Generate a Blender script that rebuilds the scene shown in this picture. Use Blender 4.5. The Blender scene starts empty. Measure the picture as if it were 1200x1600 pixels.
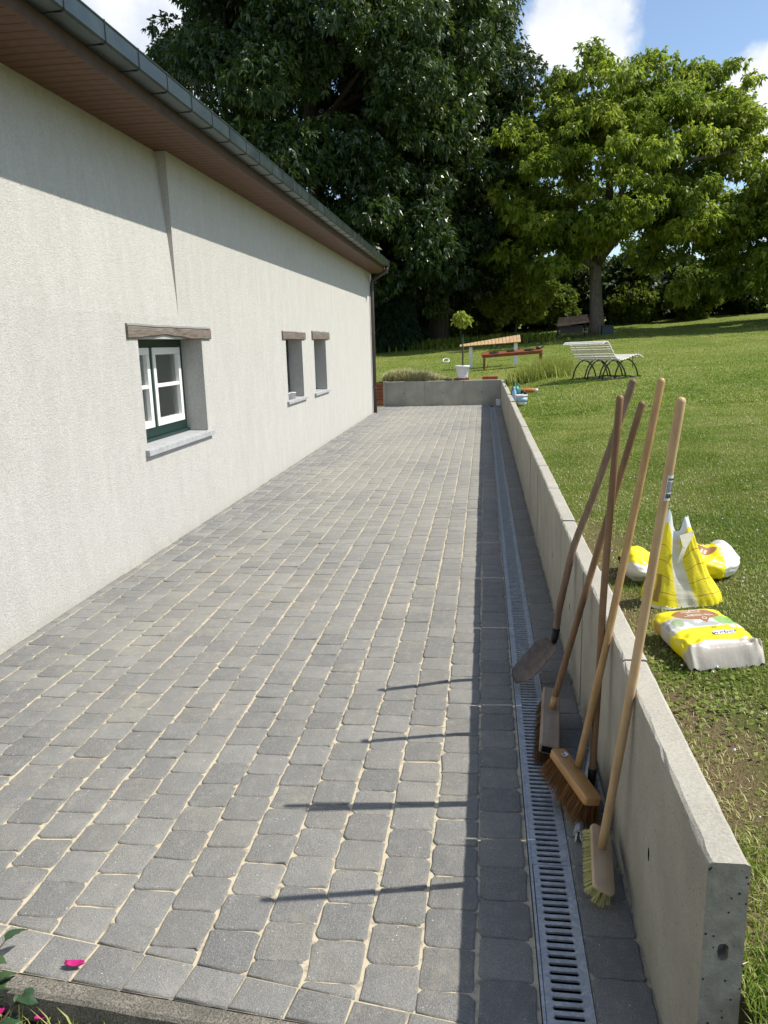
import bpy, bmesh, math, random
import numpy as np
from mathutils import Vector, Matrix, noise
from mathutils.geometry import tessellate_polygon

random.seed(7)
RNG = np.random.default_rng(11)
scene = bpy.context.scene
COL = scene.collection

# ------------------------------------------------------------------ camera, sky, sun, exposure
FOCAL_PX = 1215.0
R = np.array([[9.91803865e-01, -8.55148546e-05, -1.27769660e-01],
              [1.24820871e-01, -2.12953179e-01, 9.69056600e-01],
              [-2.72918241e-02, -9.77062401e-01, -2.11197112e-01]])   # rows: world axes in camera space (x right, y down, z forward)
cam_data = bpy.data.cameras.new('camera')
cam_data.sensor_fit = 'VERTICAL'
cam_data.sensor_height = 24.0
cam_data.lens = FOCAL_PX / 1600 * 24.0
cam_data.clip_start = 0.05
cam_data.clip_end = 2000
cam = bpy.data.objects.new('camera', cam_data)
COL.objects.link(cam)
rx, ry, rz = R[:, 0], -R[:, 1], -R[:, 2]
cam.matrix_world = Matrix(((rx[0], ry[0], rz[0], 0), (rx[1], ry[1], rz[1], 0), (rx[2], ry[2], rz[2], 1.65), (0, 0, 0, 1)))
scene.camera = cam

SUN = Vector((0.79, 0.07, 1.0)).normalized()
sun_el = math.asin(SUN.z)
sun_az = math.atan2(SUN.x, SUN.y)

world = bpy.data.worlds.new('World')
scene.world = world
world.use_nodes = True
wt = world.node_tree
for n in list(wt.nodes):
    wt.nodes.remove(n)


def wn(kind, **kw):
    n = wt.nodes.new(kind)
    for k, v in kw.items():
        setattr(n, k, v)
    return n


out = wn('ShaderNodeOutputWorld')
bg = wn('ShaderNodeBackground')
bg.inputs['Strength'].default_value = 0.12
sky = wn('ShaderNodeTexSky', sky_type='NISHITA', sun_disc=False)
sky.sun_elevation = sun_el
sky.sun_rotation = sun_az
sky.altitude = 60
sky.air_density = 1.0
sky.dust_density = 0.6
sky.ozone_density = 1.6
tc = wn('ShaderNodeTexCoord')
sep = wn('ShaderNodeSeparateXYZ')
wt.links.new(tc.outputs['Generated'], sep.inputs[0])
# scattered fair-weather cumulus: noise on a flat cloud deck, plus three big heaps
zz = wn('ShaderNodeMath', operation='ADD'); zz.inputs[1].default_value = 0.18
wt.links.new(sep.outputs['Z'], zz.inputs[0])
zc = wn('ShaderNodeMath', operation='MAXIMUM'); zc.inputs[1].default_value = 0.06
wt.links.new(zz.outputs[0], zc.inputs[0])
dx = wn('ShaderNodeMath', operation='DIVIDE'); dy = wn('ShaderNodeMath', operation='DIVIDE')
wt.links.new(sep.outputs['X'], dx.inputs[0]); wt.links.new(zc.outputs[0], dx.inputs[1])
wt.links.new(sep.outputs['Y'], dy.inputs[0]); wt.links.new(zc.outputs[0], dy.inputs[1])
cmb = wn('ShaderNodeCombineXYZ'); cmb.inputs[2].default_value = 3.7
wt.links.new(dx.outputs[0], cmb.inputs[0]); wt.links.new(dy.outputs[0], cmb.inputs[1])
n1 = wn('ShaderNodeTexNoise'); n1.inputs['Scale'].default_value = 0.9; n1.inputs['Detail'].default_value = 8; n1.inputs['Roughness'].default_value = 0.55
wt.links.new(cmb.outputs[0], n1.inputs['Vector'])
field = wn('ShaderNodeMapRange', interpolation_type='SMOOTHSTEP')
field.inputs['From Min'].default_value = 0.56; field.inputs['From Max'].default_value = 0.70
wt.links.new(n1.outputs['Fac'], field.inputs['Value'])
n2 = wn('ShaderNodeTexNoise'); n2.inputs['Scale'].default_value = 9.0; n2.inputs['Detail'].default_value = 7; n2.inputs['Roughness'].default_value = 0.6
wt.links.new(tc.outputs['Generated'], n2.inputs['Vector'])
mask = field.outputs[0]


def pix_dir(px, py):
    c = np.array([(px - 600) / FOCAL_PX, (py - 800) / FOCAL_PX, 1.0])
    d = R @ c
    return d / np.linalg.norm(d)


HEAPS = [((0.10, 0.80, 0.60), 0.075), ((0.165, 0.83, 0.535), 0.06), ((0.33, 0.80, 0.42), 0.055), ((0.42, 0.80, 0.36), 0.08), ((-0.36, 0.70, 0.56), 0.22), ((0.75, 0.4, 0.35), 0.2), ((-0.6, -0.6, 0.4), 0.3), ((0.3, -0.8, 0.35), 0.25)]
HEAPS[0] = (tuple(pix_dir(905, 20)), 0.055)
HEAPS[1] = (tuple(pix_dir(930, 75)), 0.035)
HEAPS[2] = (tuple(pix_dir(1175, 150)), 0.028)
HEAPS[3] = (tuple(pix_dir(1230, 165)), 0.06)
HEAPS[4] = (tuple(pix_dir(200, 40)), 0.16)
for d, rad in HEAPS:
    vd = wn('ShaderNodeVectorMath', operation='DISTANCE')
    nd = Vector(d).normalized()
    vd.inputs[1].default_value = nd
    wt.links.new(tc.outputs['Generated'], vd.inputs[0])
    jit = wn('ShaderNodeMath', operation='MULTIPLY_ADD')
    jit.inputs[1].default_value = -0.09
    wt.links.new(n2.outputs['Fac'], jit.inputs[0]); wt.links.new(vd.outputs['Value'], jit.inputs[2])
    mr = wn('ShaderNodeMapRange', interpolation_type='SMOOTHSTEP')
    mr.inputs['From Min'].default_value = rad - 0.045 + 0.012
    mr.inputs['From Max'].default_value = rad - 0.045 - 0.012
    wt.links.new(jit.outputs[0], mr.inputs['Value'])
    mx = wn('ShaderNodeMath', operation='MAXIMUM')
    wt.links.new(mask, mx.inputs[0]); wt.links.new(mr.outputs[0], mx.inputs[1])
    mask = mx.outputs[0]
clr = wn('ShaderNodeMixRGB')
clr.inputs['Color1'].default_value = (4.4, 4.75, 5.4, 1)
clr.inputs['Color2'].default_value = (6.2, 6.3, 6.45, 1)
nr = wn('ShaderNodeMapRange'); nr.inputs['From Min'].default_value = 0.38; nr.inputs['From Max'].default_value = 0.6
wt.links.new(n2.outputs['Fac'], nr.inputs['Value']); wt.links.new(nr.outputs[0], clr.inputs['Fac'])
mixc = wn('ShaderNodeMixRGB')
mfac = wn('ShaderNodeMath', operation='MULTIPLY'); mfac.inputs[1].default_value = 0.93
wt.links.new(mask, mfac.inputs[0]); wt.links.new(mfac.outputs[0], mixc.inputs['Fac'])
wt.links.new(sky.outputs[0], mixc.inputs['Color1']); wt.links.new(clr.outputs[0], mixc.inputs['Color2'])
wt.links.new(mixc.outputs[0], bg.inputs['Color'])
wt.links.new(bg.outputs[0], out.inputs['Surface'])

sun_data = bpy.data.lights.new('sun', 'SUN')
sun_data.energy = 4.2
sun_data.angle = math.radians(0.53)
sun_data.color = (1.0, 0.945, 0.85)
sun_ob = bpy.data.objects.new('sun', sun_data)
sun_ob.rotation_euler = SUN.to_track_quat('Z', 'Y').to_euler()
sun_ob.location = (20, 2, 30)
COL.objects.link(sun_ob)

scene.view_settings.view_transform = 'Standard'
scene.view_settings.look = 'None'
scene.view_settings.gamma = 1.0
scene.view_settings.exposure = 0.55
scene.view_settings.use_curve_mapping = False
scene.render.engine = 'CYCLES'
scene.cycles.max_bounces = 8
scene.cycles.transparent_max_bounces = 8

# ------------------------------------------------------------------ material helpers


class NT:
    """small node-tree builder"""

    def __init__(self, name):
        self.m = bpy.data.materials.new(name)
        self.m.use_nodes = True
        self.t = self.m.node_tree
        self.b = self.t.nodes['Principled BSDF']
        self.o = self.t.nodes['Material Output']

    def n(self, kind, ins=None, **kw):
        nd = self.t.nodes.new(kind)
        for k, v in kw.items():
            setattr(nd, k, v)
        for k, v in (ins or {}).items():
            self.put(nd.inputs[k], v)
        return nd

    def put(self, sock, v):
        if isinstance(v, bpy.types.NodeSocket):
            self.t.links.new(v, sock)
        elif isinstance(v, bpy.types.Node):
            self.t.links.new(v.outputs[0], sock)
        else:
            if isinstance(v, tuple) and len(v) == 3 and sock.type == 'RGBA':
                v = v + (1.0,)
            sock.default_value = v

    def pos(self):
        return self.n('ShaderNodeNewGeometry').outputs['Position']

    def island(self):
        return self.n('ShaderNodeNewGeometry').outputs['Random Per Island']

    def objrand(self):
        return self.n('ShaderNodeObjectInfo').outputs['Random']

    def obj(self):
        return self.n('ShaderNodeTexCoord').outputs['Object']

    def uv(self):
        return self.n('ShaderNodeTexCoord').outputs['UV']

    def mapping(self, v, scale=(1, 1, 1), loc=(0, 0, 0), rot=(0, 0, 0)):
        return self.n('ShaderNodeMapping', {'Vector': v, 'Scale': scale, 'Location': loc, 'Rotation': rot}).outputs[0]

    def noise(self, v, scale, detail=4, rough=0.55, dist=0.0):
        return self.n('ShaderNodeTexNoise', {'Vector': v, 'Scale': scale, 'Detail': detail, 'Roughness': rough, 'Distortion': dist}).outputs['Fac']

    def ramp(self, fac, a, b, lo=0.0, hi=1.0, smooth=False):
        return self.n('ShaderNodeMapRange', {'Value': fac, 'From Min': a, 'From Max': b, 'To Min': lo, 'To Max': hi},
                      interpolation_type='SMOOTHSTEP' if smooth else 'LINEAR').outputs[0]

    def mix(self, f, a, b, blend='MIX'):
        return self.n('ShaderNodeMixRGB', {'Fac': f, 'Color1': a, 'Color2': b}, blend_type=blend).outputs[0]

    def math(self, op, a, b=0.0, c=None):
        nd = self.n('ShaderNodeMath', {0: a, 1: b}, operation=op)
        if c is not None:
            self.put(nd.inputs[2], c)
        return nd.outputs[0]

    def xyz(self, v):
        s = self.n('ShaderNodeSeparateXYZ', {0: v})
        return s.outputs[0], s.outputs[1], s.outputs[2]

    def bump(self, h, strength=0.3, dist=0.01):
        nd = self.n('ShaderNodeBump', {'Height': h, 'Strength': strength, 'Distance': dist})
        self.put(self.b.inputs['Normal'], nd.outputs[0])
        return nd.outputs[0]

    def fin(self, color, rough=0.8, spec=0.3, metal=0.0):
        self.put(self.b.inputs['Base Color'], color)
        self.put(self.b.inputs['Roughness'], rough)
        self.b.inputs['Specular IOR Level'].default_value = spec
        self.b.inputs['Metallic'].default_value = metal
        return self.m


def simple(name, c, rough=0.6, spec=0.3, metal=0.0, var=0.12, scale=30, bump=0.0):
    k = NT(name)
    p = k.obj()
    f = k.noise(p, scale, 5)
    dark = tuple(x * (1 - var) for x in c)
    lite = tuple(min(1, x * (1 + var)) for x in c)
    col = k.mix(k.ramp(f, 0.3, 0.7), dark, lite)
    if bump:
        k.bump(f, bump, 0.004)
    return k.fin(col, k.ramp(f, 0.3, 0.7, max(0.03, rough - 0.08), rough + 0.08), spec, metal)


def wood(name, c1, c2, axis='Z', scale=14, rough=0.6, spec=0.3):
    k = NT(name)
    p = k.obj()
    s = {'X': (0.06, 1, 1), 'Y': (1, 0.06, 1), 'Z': (1, 1, 0.06)}[axis]
    v = k.mapping(p, scale=s)
    f = k.noise(v, scale * 5, 6, 0.65, 0.4)
    g = k.noise(p, 9, 4)
    col = k.mix(k.ramp(f, 0.3, 0.7), c1, c2)
    col = k.mix(k.ramp(g, 0.40, 0.75, 0.0, 0.55), col, tuple(x * 0.55 for x in c1))
    k.bump(f, 0.25, 0.002)
    return k.fin(col, rough, spec)


# --- stucco
k = NT('stucco_render')
p = k.pos()
streak = k.noise(k.mapping(p, scale=(1, 1.0, 0.22)), 7.5, 5, 0.65)
blot = k.noise(p, 0.9, 4, 0.6)
grain = k.noise(p, 170, 3, 0.7)
grain2 = k.noise(p, 48, 4, 0.65)
col = k.mix(k.ramp(streak, 0.3, 0.72), (0.52, 0.51, 0.47), (0.595, 0.585, 0.545))
col = k.mix(k.ramp(blot, 0.42, 0.7, 0, 0.30), col, (0.565, 0.535, 0.49))
trowel = k.noise(k.mapping(p, scale=(1, 1, 0.6)), 16, 5, 0.7, 0.6)
col = k.mix(k.ramp(trowel, 0.48, 0.68, 0.0, 0.32), col, (0.43, 0.42, 0.39))
mott = k.noise(p, 85, 3, 0.75)
col = k.mix(k.ramp(mott, 0.36, 0.56, 0.36, 0.0), col, (0.34, 0.335, 0.31))
col = k.mix(k.ramp(grain2, 0.35, 0.62, 0.18, 0.0), col, (0.27, 0.265, 0.245))
x_, y_, z_ = k.xyz(p)
foot = k.ramp(k.math('ADD', z_, k.ramp(grain2, 0.3, 0.7, -0.05, 0.05)), 0.0, 0.09, 0.4, 0.0)
col = k.mix(k.math('MULTIPLY', foot, k.ramp(grain2, 0.35, 0.6)), col, (0.36, 0.33, 0.27))
k.bump(k.math('ADD', k.math('MULTIPLY', grain, 0.6), k.math('ADD', k.math('MULTIPLY', grain2, 0.8), k.math('MULTIPLY', mott, 0.9))), 0.8, 0.007)
STUCCO = k.fin(col, 0.95, 0.1)

# --- pavers
k = NT('tumbled_concrete_paver')
p = k.pos()
x_, y_, z_ = k.xyz(p)
rnd = k.math('FRACT', k.math('ADD', k.island(), k.math('MULTIPLY', k.objrand(), 7.13)))
base = k.mix(rnd, (0.196, 0.201, 0.202), (0.325, 0.326, 0.312))
tint = k.math('FRACT', k.math('MULTIPLY', rnd, 17.31))
base = k.mix(k.ramp(tint, 0.6, 1.0, 0, 0.35), base, (0.275, 0.262, 0.222))
cloud = k.noise(p, 7, 4, 0.6)
base = k.mix(k.ramp(cloud, 0.35, 0.7, 0, 0.5), base, (0.240, 0.238, 0.215))
# sand haze left from the joint filling: strongest in the middle of the terrace, absent along the house
patch = k.noise(p, 0.55, 3, 0.55)
away = k.ramp(k.math('ADD', x_, k.ramp(patch, 0.2, 0.8, -0.25, 0.25)), -2.42, -1.9, 0.0, 1.0, True)
far = k.ramp(y_, 2.0, 9.0, 0.25, 1.0)
haze = k.math('MULTIPLY', k.math('MULTIPLY', away, far), k.ramp(patch, 0.3, 0.7, 0.25, 1.0))
base = k.mix(k.math('MULTIPLY', haze, 0.70), base, (0.44, 0.415, 0.345))
fine = k.noise(p, 420, 2, 0.6)
base = k.mix(k.ramp(fine, 0.35, 0.65, 0.5, 0.0), base, (0.07, 0.07, 0.072))
salt = k.noise(p, 330, 2, 0.6)
base = k.mix(k.ramp(salt, 0.56, 0.68, 0.0, 0.55), base, (0.46, 0.455, 0.44))
pore = k.noise(p, 190, 3, 0.7)
base = k.mix(k.ramp(pore, 0.30, 0.46, 0.5, 0.0), base, (0.07, 0.07, 0.072))
smear = k.noise(k.mapping(p, scale=(1, 0.7, 1)), 23, 5, 0.7)
base = k.mix(k.ramp(smear, 0.5, 0.75, 0, 0.42), base, (0.40, 0.385, 0.335))
spot = k.noise(p, 2.6, 5, 0.7)
base = k.mix(k.ramp(spot, 0.56, 0.72, 0, 0.4), base, (0.40, 0.375, 0.30))
base = k.mix(k.ramp(spot, 0.42, 0.30, 0, 0.35), base, (0.14, 0.142, 0.14))
vor = k.n('ShaderNodeTexVoronoi', {'Vector': p, 'Scale': 150.0})
grit = k.math('LESS_THAN', vor.outputs['Distance'], k.ramp(k.noise(p, 60, 2), 0.3, 0.7, 0.06, 0.26))
keep = k.math('GREATER_THAN', k.xyz(vor.outputs['Color'])[0], 0.70)
base = k.mix(k.math('MULTIPLY', k.math('MULTIPLY', grit, keep), 0.75), base, (0.55, 0.54, 0.52))
vor2 = k.n('ShaderNodeTexVoronoi', {'Vector': p, 'Scale': 60.0})
grit2 = k.math('LESS_THAN', vor2.outputs['Distance'], k.ramp(k.xyz(vor2.outputs['Color'])[2], 0, 1, 0.04, 0.14))
keep2 = k.math('GREATER_THAN', k.xyz(vor2.outputs['Color'])[1], 0.90)
base = k.mix(k.math('MULTIPLY', grit2, keep2), base, (0.62, 0.61, 0.58))
sandy = k.math('MULTIPLY', k.ramp(z_, -0.009, -0.001, 1.0, 0.0), k.ramp(k.noise(p, 35, 3), 0.4, 0.6))
base = k.mix(k.math('MULTIPLY', sandy, 0.55), base, (0.47, 0.40, 0.28))
k.bump(k.math('ADD', fine, k.math('MULTIPLY', k.noise(p, 120, 4, 0.7), 1.4)), 0.8, 0.005)
PAVER = k.fin(base, 0.9, 0.25)

# --- joint sand
k = NT('joint_sand')
p = k.pos()
f = k.noise(p, 300, 3, 0.7)
g = k.noise(p, 14, 4)
col = k.mix(f, (0.40, 0.345, 0.24), (0.64, 0.565, 0.42))
col = k.mix(k.ramp(k.noise(p, 24, 4, 0.7), 0.50, 0.66, 0, 0.75), col, (0.17, 0.158, 0.135))
k.bump(f, 0.5, 0.003)
SAND = k.fin(col, 1.0, 0.05)

# --- galvanised grate
k = NT('galvanised_steel')
p = k.pos()
v = k.xyz(k.n('ShaderNodeTexVoronoi', {'Vector': p, 'Scale': 120.0}).outputs['Color'])[0]
f = k.noise(p, 18, 5)
col = k.mix(k.ramp(f, 0.35, 0.7), (0.33, 0.36, 0.39), (0.50, 0.53, 0.56))
col = k.mix(0.15, col, v)
dust = k.ramp(k.noise(p, 40, 4, 0.7), 0.5, 0.72, 0.0, 0.7)
col = k.mix(dust, col, (0.42, 0.38, 0.30))
k.bump(f, 0.08, 0.002)
GALV = k.fin(col, k.ramp(f, 0.3, 0.7, 0.42, 0.62), 0.5, 0.55)
CHANNEL = simple('channel_concrete', (0.30, 0.28, 0.24), 0.9, 0.1, var=0.3, scale=40)
VOID_SHADE = simple('painted_void_shade', (0.010, 0.011, 0.012), 0.9, 0.1)  # near-black colour standing in for the shade inside holes and gaps

# --- precast concrete
k = NT('precast_concrete')
p = k.pos()
x_, y_, z_ = k.xyz(p)
f = k.noise(p, 4, 5, 0.6)
s = k.noise(k.mapping(p, scale=(1, 1, 0.18)), 6, 4, 0.6)
g = k.noise(p, 160, 4, 0.7)
col = k.mix(k.ramp(f, 0.3, 0.7), (0.34, 0.325, 0.275), (0.455, 0.435, 0.37))
col = k.mix(k.ramp(s, 0.5, 0.75, 0, 0.35), col, (0.29, 0.28, 0.235))
pits = k.n('ShaderNodeTexVoronoi', {'Vector': p, 'Scale': 46.0})
pm = k.math('MULTIPLY', k.math('LESS_THAN', pits.outputs['Distance'], 0.11), k.math('GREATER_THAN', k.xyz(pits.outputs['Color'])[0], 0.72))
col = k.mix(pm, col, (0.10, 0.095, 0.08))
col = k.mix(k.ramp(g, 0.35, 0.6, 0.35, 0.0), col, (0.19, 0.18, 0.145))
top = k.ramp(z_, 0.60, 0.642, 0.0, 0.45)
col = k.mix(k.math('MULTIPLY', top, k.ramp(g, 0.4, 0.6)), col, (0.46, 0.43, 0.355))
k.bump(k.math('SUBTRACT', g, k.math('MULTIPLY', pm, 2.0)), 0.5, 0.003)
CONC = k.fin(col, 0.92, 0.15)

# rough dark end face of the cut element
k = NT('rough_broken_concrete')
p = k.pos()
f = k.noise(p, 30, 6, 0.7)
g = k.noise(p, 130, 4, 0.7)
pits = k.n('ShaderNodeTexVoronoi', {'Vector': p, 'Scale': 70.0})
pm = k.math('MULTIPLY', k.math('LESS_THAN', pits.outputs['Distance'], 0.2), k.math('GREATER_THAN', k.xyz(pits.outputs['Color'])[0], 0.6))
col = k.mix(k.ramp(f, 0.3, 0.7), (0.25, 0.24, 0.195), (0.42, 0.405, 0.33))
col = k.mix(pm, col, (0.05, 0.05, 0.04))
k.bump(k.math('SUBTRACT', k.math('ADD', f, g), pm), 0.9, 0.006)
ROUGHCONC = k.fin(col, 0.95, 0.1)

# --- kerb
k = NT('kerb_concrete')
p = k.pos()
g = k.noise(p, 210, 4, 0.75)
f = k.noise(p, 9, 4)
col = k.mix(k.ramp(g, 0.38, 0.62), (0.06, 0.057, 0.05), (0.33, 0.30, 0.25))
col = k.mix(k.ramp(f, 0.4, 0.7, 0, 0.6), col, (0.10, 0.095, 0.08))
k.bump(g, 0.8, 0.004)
KERB = k.fin(col, 0.95, 0.15)

# --- lawn ground
k = NT('lawn_turf')
p = k.pos()
x_, y_, z_ = k.xyz(p)
big = k.noise(p, 0.55, 4, 0.6)
mid = k.noise(p, 2.3, 5, 0.65)
fine = k.noise(k.mapping(p, scale=(1, 1, 0.4)), 42, 5, 0.75)
vf = k.noise(p, 130, 3, 0.7)
col = k.mix(k.ramp(big, 0.35, 0.68), (0.165, 0.250, 0.040), (0.325, 0.340, 0.090))
col = k.mix(k.ramp(mid, 0.5, 0.72, 0, 0.75), col, (0.42, 0.37, 0.16))
col = k.mix(k.ramp(mid, 0.46, 0.30, 0, 0.6), col, (0.11, 0.215, 0.03))
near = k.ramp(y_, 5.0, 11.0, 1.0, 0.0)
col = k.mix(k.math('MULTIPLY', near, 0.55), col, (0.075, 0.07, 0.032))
col = k.mix(k.ramp(fine, 0.36, 0.6, 0.55, 0.0), col, (0.06, 0.095, 0.018))
soil = k.math('MULTIPLY', k.ramp(k.math('ADD', x_, k.ramp(mid, 0.2, 0.8, -0.22, 0.22)), 0.66, 1.0, 1.0, 0.0, True), k.ramp(y_, 4.2, 6.5, 1.0, 0.0))
col = k.mix(k.math('MULTIPLY', soil, 0.85), col, (0.25, 0.18, 0.11))
col = k.mix(k.ramp(vf, 0.4, 0.62, 0.4, 0.0), col, (0.06, 0.065, 0.02))
k.bump(k.math('ADD', fine, k.math('MULTIPLY', vf, 0.6)), 0.9, 0.03)
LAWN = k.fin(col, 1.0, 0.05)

k = NT('bed_soil')
p = k.pos()
f = k.noise(p, 45, 6, 0.75)
col = k.mix(k.ramp(f, 0.35, 0.65), (0.018, 0.014, 0.010), (0.11, 0.085, 0.055))
k.bump(f, 1.0, 0.03)
SOIL = k.fin(col, 1.0, 0.05)


def leaf_mat(name, a, b, c, rough=0.42, spec=0.5, trans=0.3):
    k = NT(name)
    at = k.n('ShaderNodeAttribute', attribute_name='tone', attribute_type='GEOMETRY').outputs['Fac']
    cr = k.n('ShaderNodeValToRGB', {'Fac': at})
    e = cr.color_ramp.elements
    e[0].position = 0.0; e[0].color = a + (1,)
    e[1].position = 1.0; e[1].color = c + (1,)
    m = cr.color_ramp.elements.new(0.55); m.color = b + (1,)
    k.fin(cr.outputs[0], rough, spec)
    tr = k.n('ShaderNodeBsdfTranslucent', {'Color': k.mix(0.35, cr.outputs[0], (0.25, 0.34, 0.03))})
    mx = k.n('ShaderNodeMixShader', {0: trans, 1: k.b.outputs[0], 2: tr.outputs[0]})
    k.t.links.new(mx.outputs[0], k.o.inputs['Surface'])
    return k.m


LEAF_DARK = leaf_mat('dark_glossy_leaf', (0.022, 0.046, 0.014), (0.042, 0.082, 0.022), (0.105, 0.165, 0.036), 0.36, 0.55, 0.22)
LEAF_WALNUT = leaf_mat('walnut_leaf', (0.090, 0.150, 0.018), (0.240, 0.330, 0.036), (0.48, 0.54, 0.08), 0.42, 0.45, 0.6)
LEAF_HEDGE = leaf_mat('hedge_leaf', (0.016, 0.034, 0.011), (0.032, 0.060, 0.016), (0.08, 0.12, 0.03), 0.5, 0.3, 0.2)
LEAF_YELLOW = leaf_mat('yellow_green_leaf', (0.17, 0.23, 0.03), (0.34, 0.41, 0.055), (0.58, 0.60, 0.14), 0.5, 0.35, 0.5)
LEAF_SHRUB = leaf_mat('shrub_leaf', (0.09, 0.14, 0.02), (0.19, 0.25, 0.035), (0.34, 0.40, 0.06), 0.5, 0.3, 0.45)
LEAF_FIR = leaf_mat('fir_needles', (0.012, 0.032, 0.014), (0.02, 0.048, 0.02), (0.04, 0.08, 0.03), 0.6, 0.25, 0.1)
LEAF_LAVENDER = leaf_mat('pale_hedge_blade', (0.16, 0.16, 0.07), (0.46, 0.43, 0.22), (0.75, 0.69, 0.44), 0.7, 0.2, 0.25)
LEAF_REED = leaf_mat('long_grass_blade', (0.15, 0.20, 0.03), (0.32, 0.36, 0.07), (0.56, 0.55, 0.2), 0.55, 0.3, 0.35)
BLADE = leaf_mat('grass_blade', (0.100, 0.185, 0.020), (0.275, 0.360, 0.056), (0.66, 0.60, 0.30), 0.5, 0.35, 0.42)
LEAF_ROSE = leaf_mat('rose_leaf', (0.02, 0.055, 0.025), (0.035, 0.085, 0.035), (0.07, 0.12, 0.045), 0.4, 0.5, 0.25)
BARK_PALE = wood('walnut_bark', (0.12, 0.10, 0.08), (0.25, 0.22, 0.18), 'Z', 3, 0.95, 0.1)
BARK = wood('tree_bark', (0.055, 0.042, 0.030), (0.13, 0.105, 0.08), 'Z', 3, 0.95, 0.1)

OLD_OAK = NT('weathered_oak')
k = OLD_OAK
p = k.obj()
f = k.noise(k.mapping(p, scale=(1, 0.07, 1)), 55, 7, 0.7, 0.8)
g = k.noise(k.mapping(p, scale=(1, 0.25, 1)), 9, 4)
col = k.mix(k.ramp(f, 0.3, 0.7), (0.070, 0.055, 0.042), (0.25, 0.21, 0.17))
col = k.mix(k.ramp(g, 0.45, 0.7, 0, 0.6), col, (0.22, 0.20, 0.175))
_, _, nz = k.xyz(k.obj())
col = k.mix(k.ramp(nz, 0.030, 0.042, 0, 0.85), col, (0.23, 0.228, 0.225))
k.bump(f, 0.7, 0.006)
OLD_OAK = k.fin(col, 0.9, 0.15)

SOFFIT = wood('soffit_wood', (0.105, 0.052, 0.029), (0.160, 0.086, 0.049), 'X', 9, 0.6, 0.25)
FASCIA = wood('fascia_brown', (0.085, 0.052, 0.038), (0.115, 0.072, 0.052), 'Y', 6, 0.6, 0.25)
ZINC = simple('weathered_zinc_gutter', (0.075, 0.095, 0.09), 0.4, 0.5, 0.8, 0.2, 6)
BRACKET = simple('gutter_bracket_metal', (0.03, 0.035, 0.035), 0.5, 0.5, 0.4)
PIPE = simple('brown_downpipe', (0.062, 0.048, 0.045), 0.45, 0.4)
ROOF = simple('roof_tile', (0.10, 0.06, 0.045), 0.85, 0.2, var=0.3)
GREEN_PAINT = simple('dark_green_paint', (0.006, 0.027, 0.021), 0.35, 0.45, var=0.2, scale=60)
BLACK_PAINT = simple('black_paint', (0.012, 0.014, 0.014), 0.4, 0.4)
WHITE_PAINT = simple('white_window_paint', (0.80, 0.79, 0.75), 0.4, 0.4, var=0.03)
SILL = simple('bluestone_sill', (0.36, 0.37, 0.38), 0.7, 0.3, var=0.14, scale=18, bump=0.15)
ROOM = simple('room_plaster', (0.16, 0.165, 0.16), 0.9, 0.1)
k = NT('window_glass')
tr = k.n('ShaderNodeBsdfTransparent', {'Color': (0.80, 0.84, 0.83)})
gl = k.n('ShaderNodeBsdfGlossy', {'Color': (1, 1, 1), 'Roughness': 0.02})
fr = k.n('ShaderNodeFresnel', {'IOR': 1.55})
mx = k.n('ShaderNodeMixShader', {0: k.math('MULTIPLY', fr.outputs[0], 0.7), 1: tr.outputs[0], 2: gl.outputs[0]})
k.t.links.new(mx.outputs[0], k.o.inputs['Surface'])
GLASS = k.m

WOOD_PALE = wood('new_pine_handle', (0.50, 0.33, 0.165), (0.62, 0.44, 0.24), 'Z', 10, 0.5, 0.35)
WOOD_TAN = wood('varnished_pine_handle', (0.42, 0.25, 0.105), (0.56, 0.36, 0.165), 'Z', 10, 0.4, 0.4)
WOOD_BROWN = wood('worn_brown_handle', (0.16, 0.085, 0.042), (0.28, 0.165, 0.085), 'Z', 10, 0.5, 0.35)
WOOD_OLD = wood('old_grey_brown_handle', (0.17, 0.110, 0.072), (0.27, 0.19, 0.13), 'Z', 10, 0.6, 0.3)
WOOD_GREY = wood('weathered_block', (0.30, 0.23, 0.175), (0.42, 0.335, 0.26), 'Y', 10, 0.8, 0.2)
WOOD_BEECH = wood('raw_beech_block', (0.52, 0.37, 0.23), (0.64, 0.475, 0.315), 'Y', 8, 0.6, 0.25)
WOOD_HONEY = wood('honey_varnished_block', (0.46, 0.235, 0.075), (0.58, 0.325, 0.12), 'Y', 8, 0.35, 0.45)
COIR = leaf_mat('coir_bristle', (0.10, 0.042, 0.012), (0.22, 0.095, 0.03), (0.38, 0.19, 0.07), 0.6, 0.25, 0.1)
COIR_OLD = leaf_mat('old_coir_bristle', (0.055, 0.028, 0.012), (0.13, 0.07, 0.032), (0.24, 0.15, 0.08), 0.7, 0.2, 0.1)
TUFT = leaf_mat('yellow_fibre_tuft', (0.42, 0.38, 0.12), (0.62, 0.57, 0.22), (0.78, 0.74, 0.38), 0.6, 0.25, 0.15)
STEEL_DARK = simple('black_iron_socket', (0.022, 0.022, 0.022), 0.5, 0.4, 0.6)
k = NT('worn_shovel_steel')
p = k.obj()
f = k.noise(k.mapping(p, scale=(1, 0.25, 1)), 34, 6, 0.7)
g = k.noise(p, 11, 4)
col = k.mix(k.ramp(f, 0.3, 0.7), (0.085, 0.062, 0.048), (0.25, 0.20, 0.165))
col = k.mix(k.ramp(g, 0.4, 0.7, 0, 0.7), col, (0.19, 0.145, 0.115))
k.bump(f, 0.2, 0.003)
SHOVEL = k.fin(col, 0.5, 0.4, 0.35)
ALU = simple('dull_aluminium', (0.52, 0.54, 0.56), 0.4, 0.5, 0.6, 0.1, 50)
RUBBER_WHITE = simple('cream_rubber', (0.66, 0.64, 0.56), 0.6, 0.3)
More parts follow.
